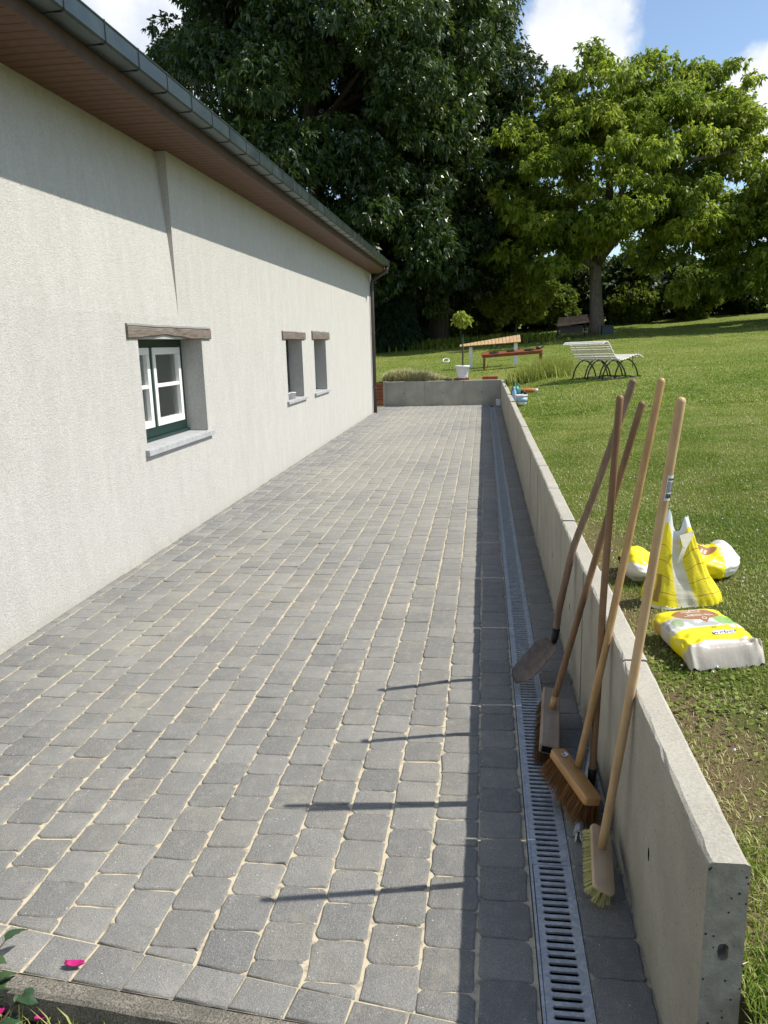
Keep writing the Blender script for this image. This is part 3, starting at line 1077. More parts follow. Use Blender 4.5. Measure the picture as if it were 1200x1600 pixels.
def wall_panel(length, hole_at, slot=False, seed=0):
    """element: local y along the wall 0..length, inner face at x=0, body towards +x. returns MB"""
    rg = random.Random(seed)
    m = MB()
    H = HTOP
    n = 24
    # top: strips with slightly chipped arrises
    prof = [(0.0, H - 0.009), (0.003, H - 0.003), (0.010, H), (WT - 0.010, H), (WT - 0.003, H - 0.003), (WT, H - 0.010)]
    vs, fs = [], []
    for i in range(n + 1):
        y = length * i / n
        for q, (x, z) in enumerate(prof):
            j = 0.0011 if q in (1, 2, 3, 4) else 0.0
            chip = -abs(rg.gauss(0, 0.0016)) if q in (1, 4) else 0
            vs.append((x + rg.gauss(0, j), y, z + rg.gauss(0, j * 0.5) + chip))
    for i in range(n):
        for q in range(5):
            fs.append((i * 6 + q, i * 6 + q + 1, (i + 1) * 6 + q + 1, (i + 1) * 6 + q))
    m.add(vs, fs)
    # inner face with the anchor hole
    ring = [(hole_at[0] + 0.009 * math.cos(a), hole_at[1] + 0.021 * math.sin(a)) for a in [2 * math.pi * s / 12 for s in range(12)]]
    outer = [(0, -0.06), (length, -0.06), (length, H - 0.009), (0, H - 0.009)]
    v2, f2 = holed_face(outer, [ring], lambda a, b: (0.0, a, b))
    m.add(v2, f2)
    m.add([(0.0, a, b) for a, b in ring] + [(0.03, a, b) for a, b in ring], [(i, (i + 1) % 12, 12 + (i + 1) % 12, 12 + i) for i in range(12)] + [tuple(range(12, 24))], 2)  # hole lining painted near black to deepen its shade
    # outer face
    m.add([(WT, 0, -0.3), (WT, length, -0.3), (WT, length, H - 0.010), (WT, 0, H - 0.010)], [(0, 1, 2, 3)])
    # ends
    endp = [(0.0, -0.06)] + prof + [(WT, -0.06)]
    if slot:
        sl = []
        for cx_, cz, a0 in ((0.049, 0.421, 180), (0.049, 0.456, 0)):
            pass
        for a in range(0, 181, 36):
            sl.append((0.040 + 0.0105 * math.cos(math.radians(a)), 0.450 + 0.0085 * math.sin(math.radians(a))))
        for a in range(180, 361, 36):
            sl.append((0.040 + 0.0105 * math.cos(math.radians(a)), 0.427 + 0.0085 * math.sin(math.radians(a))))
        v3, f3 = holed_face(endp, [sl], lambda a, b: (a, 0.0, b))
        m.add(v3, f3, 1)
        k_ = len(sl)
        m.add([(a, 0.0, b) for a, b in sl] + [(a, 0.03, b) for a, b in sl], [(i, (i + 1) % k_, k_ + (i + 1) % k_, k_ + i) for i in range(k_)] + [tuple(range(k_, 2 * k_))], 1)
    else:
        m.add([(a, 0.0, b) for a, b in endp], [tuple(range(len(endp)))], 0)
    m.add([(a, length, b) for a, b in endp], [tuple(range(len(endp)))], 0)
    return m


rwall = empty('retaining_wall', (XR, Y0W, 0), 'long low concrete retaining wall of precast panels between paving and lawn', 'wall')
y = Y0W
i = 0
while y < YF - 0.1:
    L = min(0.990, YF - 0.004 - y)
    m = wall_panel(L, (min(0.497, L / 2), 0.30), slot=(i == 0), seed=i)
    o = m.build('wall_panel', [CONC, ROUGHCONC, VOID_SHADE], rwall)
    o.location = (random.gauss(0, 0.0012), y - Y0W, random.gauss(0, 0.0015) if i else 0)
    y += 1.0
    i += 1

ewall = empty('end_wall', (XR, YF, 0), 'low concrete wall of three panels closing the far end of the paving', 'wall')
# elements turned by 90 degrees: local y -> -X
for a in range(3):
    L = 1.024
    m = wall_panel(L, (0.55, 0.33), seed=40 + a)
    o = m.build('wall_panel', [CONC, ROUGHCONC, VOID_SHADE], ewall)
    o.location = (0.0 - a * 1.030 + 0.05, 0, 0.012)
    o.rotation_euler = (0, 0, math.pi / 2)
post = empty('concrete_post', (-2.65, YF + 0.03, 0), 'pale concrete post between red slats and end wall', 'post')
MB().box(-0.045, 0.045, -0.03, 0.06, -0.06, 0.66, ch=0.004).build('post_shaft', CONC, post)
sl = empty('slatted_screen', (-2.80, YF + 0.03, 0), 'narrow screen of red stained slats beside the house corner', 'screen')
for q in range(7):
    MB().box(-0.16, 0.095, -0.02, 0.012, 0.02 + q * 0.088, 0.098 + q * 0.088, ch=0.003).build('slat', RED_SLAT, sl)
MB().box(-0.16, 0.095, 0.013, 0.05, -0.06, 0.64).build('dark_gap_sheet', VOID_SHADE, sl)  # near-black sheet added to darken the gaps between slats

# ------------------------------------------------------------------ house
YH0, YH1 = -4.0, 19.30
ZS = 3.32
house = empty('house', (XH, 7.0, 0), 'long single storey house with pale stucco wall and wooden eaves', 'house')
HO = Vector((XH, 7.0, 0))
WIN = [dict(y0=6.0, y1=7.43, z0=0.865, z1=1.745), dict(y0=10.72, y1=11.70, z0=0.91, z1=1.748), dict(y0=12.545, y1=13.50, z0=0.91, z1=1.75)]
REV = 0.215
w = MB()


def hq(a, b, c, d):
    w.add([Vector(q) - HO for q in (a, b, c, d)], [(0, 1, 2, 3)])


edges = [YH0] + [e for q in WIN for e in (q['y0'], q['y1'])] + [YH1]
ZM = 1.93
YR = 6.89
for i in range(len(edges) - 1):
    a, b = edges[i], edges[i + 1]
    if i % 2 == 0:
        hq((XH, a, -0.15), (XH, b, -0.15), (XH, b, ZM), (XH, a, ZM))
    else:
        q = WIN[i // 2]
        hq((XH, a, -0.15), (XH, b, -0.15), (XH, b, q['z0']), (XH, a, q['z0']))
        hq((XH, a, q['z1']), (XH, b, q['z1']), (XH, b, ZM), (XH, a, ZM))
        xi = XH - REV - 0.06
        hq((XH, a, q['z0']), (xi, a, q['z0']), (xi, a, q['z1']), (XH, a, q['z1']))
        hq((XH, b, q['z0']), (xi, b, q['z0']), (xi, b, q['z1']), (XH, b, q['z1']))
        hq((XH, a, q['z1']), (xi, a, q['z1']), (xi, b, q['z1']), (XH, b, q['z1']))
# upper part: the near stretch leans back towards the eaves, the far stretch is upright
XB = XH - 0.098
lean = [(XH + (XB - XH) * (t / 8) ** 1.2, ZM + (ZS + 0.05 - ZM) * t / 8) for t in range(9)]
lv = [Vector(q) - HO for x_q, z_q in lean for q in ((x_q, YH0, z_q), (x_q, YR, z_q))]
w.add(lv, [(2 * t, 2 * t + 1, 2 * t + 3, 2 * t + 2) for t in range(8)])
hq((XH, YR, ZM), (XH, YH1, ZM), (XH, YH1, ZS + 0.05), (XH, YR, ZS + 0.05))
w.add([Vector((XH, YR, ZS + 0.05)) - HO] + [Vector((x_q, YR, z_q)) - HO for x_q, z_q in reversed(lean)], [tuple(range(10))])
# gable end and back
w.add([Vector(q) - HO for q in ((XH, YH1, -0.15), (-9.5, YH1, -0.15), (-9.5, YH1, 3.4), (-6.1, YH1, 5.9), (XH, YH1, 3.4))], [(0, 1, 2, 3, 4)])
w.add([Vector(q) - HO for q in ((XH, YH0, -0.15), (-9.5, YH0, -0.15), (-9.5, YH0, 3.4), (-6.1, YH0, 5.9), (XB, YH0, 3.4))], [(0, 1, 2, 3, 4)])
hq((-9.5, YH0, -0.15), (-9.5, YH1, -0.15), (-9.5, YH1, 3.4), (-9.5, YH0, 3.4))
w.build('wall', STUCCO, house)
# dark room behind the windows
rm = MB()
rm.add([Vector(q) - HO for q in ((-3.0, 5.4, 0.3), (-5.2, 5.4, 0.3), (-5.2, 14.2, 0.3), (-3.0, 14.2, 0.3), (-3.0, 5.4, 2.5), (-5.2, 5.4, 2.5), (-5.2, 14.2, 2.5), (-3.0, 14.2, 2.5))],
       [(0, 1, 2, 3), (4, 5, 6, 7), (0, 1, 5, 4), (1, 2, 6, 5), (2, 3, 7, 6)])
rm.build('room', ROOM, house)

# eaves
XF = -2.312
yb = 0.6
bn = 0
bmesh_board = MB().box(XB - 0.02 - XH, XF - XH - 0.002, -0.0475, 0.0475, ZS, ZS + 0.014, ch=0.004).mesh('soffit_board')
bmesh_board.materials.append(SOFFIT)
while yb < 19.25:
    o = bpy.data.objects.new('soffit_board', bmesh_board)
    o.location = (0, yb - 7.0, random.gauss(0, 0.0007)); o.parent = house
    COL.objects.link(o)
    yb += 0.0985
MB().box(XB - 0.02 - XH, XF - XH, YH0 - 7, 0.55 - 7, ZS, ZS + 0.014).build('soffit', SOFFIT, house)
MB().box(XF - XH, XF - XH + 0.022, YH0 - 7, 19.32 - 7, ZS - 0.02, ZS + 0.185, ch=0.003).build('fascia', FASCIA, house)
MB().box(XF - XH - 0.4, XF - XH + 0.022, 19.262 - 7, 19.30 - 7, ZS - 0.019, ZS + 0.18).build('barge_board', FASCIA, house)
# box gutter with rolled front bead
gx0, gx1 = XF + 0.0235 - XH, -2.162 - XH
gz0, gz1 = 3.383, 3.500
gut = MB()
gy0, gy1 = YH0 - 7, 18.62 - 7
prof_o = [(gx0, gz1 + 0.03), (gx0, gz0 + 0.004), (gx0 + 0.004, gz0), (gx1 - 0.012, gz0 + 0.004), (gx1, gz0 + 0.016), (gx1, gz1)]
prof_i = [(gx1 - 0.003, gz1), (gx1 - 0.003, gz0 + 0.018), (gx1 - 0.014, gz0 + 0.008), (gx0 + 0.006, gz0 + 0.005), (gx0 + 0.003, gz1 + 0.03)]
gut.prism(prof_o + prof_i, 'Y', gy0, gy1)
gut.add([(a, gy1, b) for a, b in prof_o], [tuple(range(6))])
gut.tube([(gx1 - 0.001, gy0, gz1 + 0.002), (gx1 - 0.001, gy1, gz1 + 0.002)], 0.0075, 8)
gut.build('gutter', ZINC, house)
bk = MB()
bk.box(gx0 + 0.002, gx1 - 0.012, -0.006, 0.006, gz0 - 0.0035, gz0 + 0.001)
bk.add([(gx1 - 0.012, -0.006, gz0), (gx1 - 0.012, 0.006, gz0), (gx1 + 0.0035, 0.006, gz0 + 0.014), (gx1 + 0.0035, -0.006, gz0 + 0.014)], [(0, 1, 2, 3)])
bk.box(gx1 + 0.0005, gx1 + 0.0038, -0.006, 0.006, gz0 + 0.014, gz1 + 0.006)
bk.box(gx1 - 0.016, gx1 + 0.0038, -0.006, 0.006, gz1 + 0.0095, gz1 + 0.0125)
bkm = bk.mesh('gutter_bracket'); bkm.materials.append(BRACKET)
yb = 4.265 - 0.4545 * 6
while yb < 18.6:
    o = bpy.data.objects.new('gutter_bracket', bkm)
    o.location = (0, yb - 7.0 + random.gauss(0, 0.004), 0); o.parent = house
    COL.objects.link(o)
    yb += 0.4545
rf = MB()
rf.add([Vector(q) - HO for q in ((-2.28, YH0 - 0.1, 3.52), (-2.28, 19.3, 3.52), (-6.1, 19.35, 6.15), (-6.1, YH0 - 0.1, 6.15))], [(0, 1, 2, 3)])
rf.add([Vector(q) - HO for q in ((-9.9, YH0 - 0.1, 3.52), (-9.9, 19.3, 3.52), (-6.1, 19.35, 6.15), (-6.1, YH0 - 0.1, 6.15))], [(3, 2, 1, 0)])
o = rf.build('roof', ROOF, house)
sm = o.modifiers.new('thickness', 'SOLIDIFY'); sm.thickness = 0.06; sm.offset = 1
# downpipe at the far corner
dp = MB()
px_, py_ = -2.655 - XH, 19.06 - 7
dp.tube([(gx1 - 0.06, 18.5 - 7, gz0), (gx1 - 0.06, 18.5 - 7, gz0 - 0.09), (px_ + 0.02, py_, 3.14), (px_, py_, 3.06), (px_, py_, -0.04)], 0.043, 12)
dp.build('downpipe', PIPE, house, True)
for zb in (0.6, 1.9, 2.95):
    MB().lathe([(0.046, 0), (0.048, 0.004), (0.048, 0.024), (0.046, 0.028)], 12, (px_, py_, zb)).build('pipe_clip', PIPE, house)
MB().box(XH - XH - 0.005, 0.012, 19.285 - 7, 19.306 - 7, 0.0, 3.3).build('corner_bead', WHITE_PAINT, house)

# windows


def lintel(y0, y1, z0, z1, seed, arch=0.0, label=None):
    rg = random.Random(seed)
    n = 44
    m = MB()
    vs, fs = [], []
    zc = (z0 + z1) / 2
    for i in range(n + 1):
        t = i / n
        y = (t - 0.5) * (y1 - y0)
        nt = noise.noise(Vector((t * 5, seed, 0))) * 0.008 - 0.006 * t
        nb = noise.noise(Vector((t * 9, seed + 5, 3))) * 0.007 + arch * max(0, math.sin((t - 0.08) / 0.62 * math.pi)) * (1 if 0.08 < t < 0.7 else 0)
        lo, hi = z0 - zc + nb, z1 - zc + nt
        for x, z in ((-0.20, lo), (0.012, lo), (0.020, lo + 0.008), (0.021 + rg.gauss(0, 0.0012), lo * 0.4 + hi * 0.3), (0.021 + rg.gauss(0, 0.0012), hi - 0.03), (0.012, hi - 0.024), (0.019, hi - 0.019), (0.014, hi - 0.003), (-0.20, hi)):
            vs.append((x, y, z))
    for i in range(n):
        for q in range(8):
            fs.append((i * 9 + q, i * 9 + q + 1, i * 9 + 10 + q, i * 9 + 9 + q))
    fs.append(tuple(range(9))); fs.append(tuple(n * 9 + q for q in range(9)))
    m.add(vs, fs)
    o = m.build('lintel', OLD_OAK, house)
    o.location = (0, (y0 + y1) / 2 - 7, zc)
    if label: o['label'] = label
    return o


def sill(y0, y1, z0, z1, proud):
    m = MB()
    m.prism([(-0.22, z1 + 0.004), (proud - 0.003, z1 - 0.004), (proud, z1 - 0.007), (proud, z0), (-0.22, z0)], 'Y', y0 - 7, y1 - 7)
    return m.build('sill', SILL, house)


lintel(5.80, 7.66, 1.742, 1.862, 3, 0.03, 'long weathered lintel with a wavy arched underside')
lintel(10.52, 11.90, 1.748, 1.866, 9)
lintel(12.39, 13.78, 1.752, 1.888, 14)
sill(5.955, 7.53, 0.812, 0.862, 0.036)
sill(10.63, 11.82, 0.862, 0.905, 0.034)
sill(12.43, 13.62, 0.862, 0.905, 0.034)


def bar(m, ya, yb, za, zb, xa, xb):
    m.box(xa - XH, xb - XH, ya - 7, yb - 7, za, zb, ch=0.003)


XP = -2.925


def casement(parent_name, q, paint, sashpaint, mull, left_only=False):
    fr_ = MB()
    y0, y1, z0, z1 = q['y0'], q['y1'], q['z0'], q['z1']
    bar(fr_, y0 + 0.002, y1 - 0.002, z1 - 0.068, z1 - 0.002, XP - 0.06, XP)
    bar(fr_, y0 + 0.002, y1 - 0.002, z0 + 0.002, z0 + 0.112, XP - 0.06, XP)
    bar(fr_, y0 + 0.002, y1 - 0.002, z0 + 0.001, z0 + 0.03, XP + 0.0015, XP + 0.03)
    bar(fr_, y0 + 0.002, y0 + 0.06, z0 + 0.113, z1 - 0.069, XP - 0.06, XP - 0.001)
    bar(fr_, y1 - 0.07, y1 - 0.002, z0 + 0.113, z1 - 0.069, XP - 0.06, XP - 0.001)
    bar(fr_, mull[0], mull[1], z0 + 0.113, z1 - 0.069, XP - 0.06, XP - 0.001)
    win = fr_.build('window', paint, house)
    for a, b in ((y0 + 0.061, mull[0] - 0.001), (mull[1] + 0.001, y1 - 0.071)):
        s_ = MB()
        za, zb = z0 + 0.114, z1 - 0.071
        xa, xb = XP - 0.045, XP + 0.010
        st = 0.056
        bar(s_, a, b, za, za + 0.062, xa, xb)
        bar(s_, a, b, zb - 0.062, zb, xa, xb)
        bar(s_, a, a + st, za + 0.063, zb - 0.063, xa, xb - 0.001)
        bar(s_, b - st, b, za + 0.063, zb - 0.063, xa, xb - 0.001)
        zm = (za + zb) / 2 + 0.01
        bar(s_, a + st + 0.001, b - st - 0.001, zm - 0.016, zm + 0.016, xa + 0.012, xb - 0.006)
        s_.build('sash', sashpaint, win)
        g_ = MB()
        g_.box(XP - 0.03 - XH, XP - 0.026 - XH, a + st - 7 - 0.004, b - st - 7 + 0.004, za + 0.06, zb - 0.06)
        g_.build('pane', GLASS, win)
    return win


casement('window', WIN[0], GREEN_PAINT, WHITE_PAINT, (6.648, 6.722))
for q in WIN[1:]:
    mid = (q['y0'] + q['y1']) / 2
    casement('window', q, BLACK_PAINT, BLACK_PAINT, (mid - 0.025, mid + 0.025))

# white things on the sill of the middle window
for yy, h_, d_, lab in ((10.83, 0.105, 0.035, 'white pot nearer the camera on the middle window sill'), (11.10, 0.10, 0.05, 'white pot farther along the middle window sill')):
    o = empty('pot', (XH - 0.035, yy, 0.9035), lab, 'pot', 'white pots on the window sill')
    MB().lathe([(d_ * 0.8, 0), (d_, h_ * 0.9), (d_ * 1.05, h_ * 0.9), (d_ * 1.05, h_), (d_ * 0.9, h_), (d_ * 0.85, h_ * 0.75)], 18).build('pot_body', PLASTIC_WHITE, o, True)

# ------------------------------------------------------------------ tools leaning on the wall


def handle(parent, pts, r0, r1, mat, org):
    P = [Vector(q) - org for q in pts]
    dense = []
    rr = []
    n = len(P)
    for i in range(n - 1):
        for t in (0, 0.25, 0.5, 0.75):
            # catmull-rom
            p0 = P[max(i - 1, 0)]; p1 = P[i]; p2 = P[i + 1]; p3 = P[min(i + 2, n - 1)]
            q = 0.5 * ((2 * p1) + (p2 - p0) * t + (2 * p0 - 5 * p1 + 4 * p2 - p3) * t * t + (-p0 + 3 * p1 - 3 * p2 + p3) * t ** 3)
            dense.append(q)
    dense.append(P[-1])
    d = (dense[-1] - dense[-2]).normalized()
    m = len(dense)
    rr = [r0 + (r1 - r0) * i / (m - 1) for i in range(m)]
    e = dense[-1]
    for s, kf in ((0.004, 0.95), (0.009, 0.75), (0.012, 0.45), (0.0135, 0.12)):
        dense.append(e + d * s); rr.append(r1 * kf)
    return MB().tube(dense, rr, 16).build('handle', mat, parent, True)


def frame3(a, n):
    a = Vector(a).normalized()
    n = Vector(n); n = (n - a * n.dot(a)).normalized()
    wv = n.cross(a)
    return wv, a, n       # x=w, y=a, z=n


def frame_matrix(c, a, n):
    wv, av, nv_ = frame3(a, n)
    return Matrix(((wv.x, av.x, nv_.x, c[0]), (wv.y, av.y, nv_.y, c[1]), (wv.z, av.z, nv_.z, c[2]), (0, 0, 0, 1)))


def bristle_mesh(name, rows, length, Wd, Ld, flare, count, thick, droop_low, seed, wob=0.1):
    rg = np.random.default_rng(seed)
    u = rg.uniform(-1, 1, count); v = rg.uniform(-1, 1, count)
    p = np.stack([u * Wd / 2 * 0.9, v * Ld / 2 * 0.96, np.zeros(count)], 1)
    d = np.stack([u * flare + rg.normal(0, wob, count), v * flare * 0.6 + rg.normal(0, wob, count), -np.ones(count)], 1)
    d = unit(d)
    side = unit(np.cross(d, rg.normal(size=(count, 3))))
    L = length * rg.uniform(0.88, 1.04, count)
    a = p; b = p + d * (L * 0.5)[:, None] + rg.normal(0, 0.0015, (count, 3)); c = p + d * L[:, None] + rg.normal(0, 0.002, (count, 3))
    t = thick
    vs = np.stack([a - side * t, a + side * t, b + side * t, b - side * t, c + side * t * 0.6, c - side * t * 0.6], 1).reshape(-1, 3)
    base = np.arange(count) * 6
    f = np.concatenate([np.stack([base, base + 1, base + 2, base + 3], 1), np.stack([base + 3, base + 2, base + 4, base + 5], 1)])
    tone = np.repeat(np.clip(rg.normal(0.5, 0.25, count), 0, 1), 6)
    return np_mesh(name, vs, f, tone)


def block_mesh(Wd, Ld, H, taper=0.0, crown=0.0):
    """broom block: top face z=0..., body down to -H, rounded ends"""
    pts = []
    n = 6
    for cx, cy, a0 in ((1, -1, -90), (1, 1, 0), (-1, 1, 90), (-1, -1, 180)):
        r = Wd * 0.22
        for q in range(n + 1):
            a = math.radians(a0 + 90 * q / n)
            pts.append((cx * (Wd / 2 - r) + r * math.cos(a), cy * (Ld / 2 - r) + r * math.sin(a)))
    m = MB(); vs = []; fs = []
    k_ = len(pts)
    for z, s in ((-H, 0.985), (-H + 0.002, 1.0), (-0.005, 1.0), (-0.0012, 0.975), (0, 0.93)):
        for x, y in pts:
            yy_ = y * (1 - (1 - s) * Wd / Ld)
            zz_ = z
            if crown and z > -0.006:
                zz_ = z - crown * (abs(y) / (Ld / 2)) ** 1.6 - crown * 0.4 * (abs(x) / (Wd / 2)) ** 2
            vs.append((x * s, yy_, zz_))
    for r in range(4):
        for i in range(k_):
            j = (i + 1) % k_
            fs.append((r * k_ + i, r * k_ + j, (r + 1) * k_ + j, (r + 1) * k_ + i))
    fs.append(tuple(range(k_ - 1, -1, -1)))
    # crowned top: strip rows across
    c0 = len(vs)
    vs.append((0, 0, 0))
    fs += [(4 * k_ + i, 4 * k_ + (i + 1) % k_, c0) for i in range(k_)]
    m.add(vs, fs)
    return m


# 1. pale scrubbing brush, nearest the camera
org = Vector((0.365, 2.19, 0.0))
b5 = empty('scrubbing_broom', org, 'pale wooden scrubbing broom with yellow bristle tufts, nearest of the leaning tools', 'broom', 'brooms leaning on the wall')
handle(b5, [(0.362, 2.212, 0.085), (0.424, 2.166, 0.66), (0.505, 2.108, 1.482)], 0.0138, 0.0128, WOOD_PALE, org)
lb = MB()
dv = (Vector((0.505, 2.108, 1.482)) - Vector((0.424, 2.166, 0.66))).normalized()
cpos = Vector((0.424, 2.166, 0.66)) + dv * 0.60 - org
M5 = Matrix.Translation(cpos) @ dv.to_track_quat('Z', 'Y').to_matrix().to_4x4()
for a in range(-5, 3):
    a0, a1 = math.radians(a * 16 - 78), math.radians((a + 1) * 16 - 78)
    r_ = 0.0141
    lb.add([M5 @ Vector((r_ * math.cos(q), r_ * math.sin(q), z)) for q, z in ((a0, -0.035), (a1, -0.035), (a1, 0.035), (a0, 0.035))], [(0, 1, 2, 3)])
lab = lb.build('label_sticker', PAPER, b5)
lc = MB()
for q, (z0_, z1_) in enumerate(((-0.028, -0.016), (-0.012, 0.018), (0.021, 0.027))):
    for a in (-4, -3, -2, -1, 0):
        a0, a1 = math.radians(a * 16 - 84), math.radians(a * 16 - 84 + (11 if q != 1 else 7))
        r_ = 0.0144
        lc.add([M5 @ Vector((r_ * math.cos(t_), r_ * math.sin(t_), z)) for t_, z in ((a0, z0_), (a1, z0_), (a1, z1_), (a0, z1_))], [(0, 1, 2, 3)])
lc.build('print', INK, lab)
c5 = Vector((0.370, 2.182, 0.094)) - org
M = frame_matrix(c5, (-0.025, -0.26, -0.045), (0.46, -0.24, 0.85))
bl = block_mesh(0.070, 0.255, 0.026, crown=0.010).build('block', WOOD_BEECH, b5, True)
bl.matrix_local = M
tufts = []
rgt = np.random.default_rng(4)
n = 26
base_a = rgt.uniform(0, 2 * math.pi, n); base_r = np.sqrt(rgt.uniform(0, 1, n)) * 0.0042
tp = np.stack([base_r * np.cos(base_a), base_r * np.sin(base_a), np.zeros(n)], 1)
td = unit(np.stack([np.cos(base_a) * 0.13, np.sin(base_a) * 0.13, -np.ones(n)], 1) + rgt.normal(0, 0.03, (n, 3)))
ts = unit(np.cross(td, rgt.normal(size=(n, 3))))
tl = rgt.uniform(0.036, 0.041, n)
tv = np.stack([tp - ts * 0.0009, tp + ts * 0.0009, tp + ts * 0.0009 + td * tl[:, None], tp - ts * 0.0009 + td * tl[:, None]], 1).reshape(-1, 3)
tuft_me = np_mesh('tuft', tv, np.arange(n * 4).reshape(-1, 4), np.repeat(rgt.uniform(0.1, 1, n), 4))
tuft_me.materials.append(TUFT)
for a in range(17):
    for bcol, fl in ((-0.021, -0.55), (-0.007, -0.2), (0.007, 0.2), (0.021, 0.55)):
        if abs(bcol) > 0.02 and a in (0, 16):
            continue
        o = bpy.data.objects.new('tuft', tuft_me)
        yv = -0.122 + a * 0.01525
        o.matrix_local = Matrix.Translation((bcol, yv, -0.0262)) @ Matrix.Rotation(-fl * 0.75, 4, 'Y') @ Matrix.Rotation((yv / 0.125) ** 3 * 0.5, 4, 'X') @ Matrix.Rotation(random.uniform(0, 6), 4, 'Z')
        o.parent = bl
        COL.objects.link(o)

# 2. honey coloured broom with reddish coir
org = Vector((0.335, 2.60, 0.0))
b4 = empty('coir_broom', org, 'honey coloured broom with orange brown bristles and a paper tag on its block', 'broom', 'brooms leaning on the wall')
handle(b4, [(0.334, 2.606, 0.135), (0.426, 2.603, 0.66), (0.557, 2.588, 1.508)], 0.0138, 0.0125, WOOD_TAN, org)
c4 = Vector((0.322, 2.56, 0.148)) - org
M = frame_matrix(c4, (0.098, -0.262, -0.035), (0.26, -0.14, 0.92))
bl = block_mesh(0.064, 0.285, 0.030).build('block', WOOD_HONEY, b4, True)
bl.matrix_local = M
br = link_mesh('bristles', bristle_mesh('bristles', 0, 0.088, 0.064, 0.285, 0.30, 2600, 0.0007, 0, 3, 0.05), COIR, bl)
br.location = (0, 0, -0.028)
br['kind'] = 'stuff'
tg = MB().add([(-0.010, -0.103, 0.0035), (0.004, -0.108, 0.001), (0.009, -0.088, 0.006), (-0.004, -0.082, 0.004), (0.016, -0.120, 0.002), (0.023, -0.104, 0.003)], [(0, 1, 2, 3), (1, 4, 5, 2)]).build('paper_tag', PAPER, bl)
MB().add([(-0.004, -0.102, 0.0042), (0.003, -0.104, 0.0032), (0.006, -0.092, 0.0062), (-0.001, -0.089, 0.0055)], [(0, 1, 2, 3)]).build('print', INK_BLUE, bl)

# 3. old broom with weathered block
org = Vector((0.285, 3.05, 0.0))
b3 = empty('old_broom', org, 'old broom with a weathered grey block and dark worn handle', 'broom', 'brooms leaning on the wall')
handle(b3, [(0.284, 3.115, 0.11), (0.420, 3.13, 0.66), (0.596, 3.085, 1.397)], 0.0140, 0.0135, WOOD_BROWN, org)
MB().tube([Vector((0.2855, 3.1155, 0.115)) - org, Vector((0.2995, 3.118, 0.172)) - org], 0.0146, 16).build('bare_handle_end', WOOD_TAN, b3, True)
c3 = Vector((0.278, 3.06, 0.115)) - org
M = frame_matrix(c3, (-0.045, -0.46, -0.05), (0.16, -0.14, 0.95))
bl = MB().box(-0.037, 0.037, -0.215, 0.215, -0.045, 0.0, ch=0.005).build('block', WOOD_GREY, b3)
bl.matrix_local = M
MB().box(-0.029, 0.029, 0.2105, 0.2165, -0.037, -0.010).build('dark_slot_patch', VOID_SHADE, bl)  # near-black patch on the block end, its colour gives a slot's shade
br = link_mesh('bristles', bristle_mesh('bristles', 0, 0.068, 0.078, 0.43, 0.26, 3000, 0.0008, 0, 8, 0.09), COIR_OLD, bl)
br.location = (0, 0, -0.042)
br['kind'] = 'stuff'

# 4. floor squeegee
org = Vector((0.385, 2.66, 0.0))
sq = empty('floor_squeegee', org, 'floor squeegee with dark thin handle and pale metal blade lying behind the honey broom', 'squeegee')
handle(sq, [(0.384, 2.614, 0.045), (0.399, 2.612, 0.51), (0.407, 2.609, 0.858), (0.434, 2.602, 1.456)], 0.0125, 0.0120, WOOD_BROWN, org)
MB().tube([Vector((0.3835, 2.614, 0.030)) - org, Vector((0.387, 2.6135, 0.135)) - org], [0.012, 0.0155], 12).build('socket', STEEL_DARK, sq, True)
M = frame_matrix(Vector((0.372, 2.645, 0.030)) - org, (0.118, 0.545, 0.0), (0.1, 0.0, 1))
MB().prism([(-0.016, -0.012), (-0.010, 0.010), (0.0, 0.016), (0.012, 0.012), (0.017, -0.010), (0.012, -0.010), (0.008, 0.006), (0, 0.010), (-0.006, 0.006), (-0.011, -0.012)], 'Y', -0.28, 0.28).build('blade_channel', ALU, sq).matrix_local = M
MB().prism([(-0.026, -0.028), (-0.012, -0.010), (-0.006, 0.004), (-0.003, 0.002), (-0.008, -0.014), (-0.021, -0.029)], 'Y', -0.285, 0.285).build('rubber_strip', RUBBER_WHITE, sq).matrix_local = M
MB().prism([(0.004, -0.028), (0.003, 0.004), (0.008, 0.003), (0.010, -0.028)], 'Y', -0.285, 0.285).build('rubber_strip', RUBBER_WHITE, sq).matrix_local = M

# 5. shovel
org = Vector((0.33, 3.66, 0.0))
sh = empty('shovel', org, 'old shovel with curved wooden handle and worn steel blade on the grate', 'shovel')
handle(sh, [(0.350, 3.688, 0.245), (0.356, 3.687, 0.30), (0.364, 3.685, 0.37), (0.391, 3.68, 0.516), (0.427, 3.675, 0.69), (0.500, 3.66, 0.91), (0.578, 3.62, 1.19), (0.652, 3.59, 1.456)], 0.0175, 0.0165, WOOD_OLD, org)
MB().tube([Vector((0.338, 3.683, 0.165)) - org, Vector((0.345, 3.686, 0.21)) - org, Vector((0.352, 3.688, 0.262)) - org], [0.010, 0.0165, 0.0195], 14).build('socket', STEEL_DARK, sh, True)
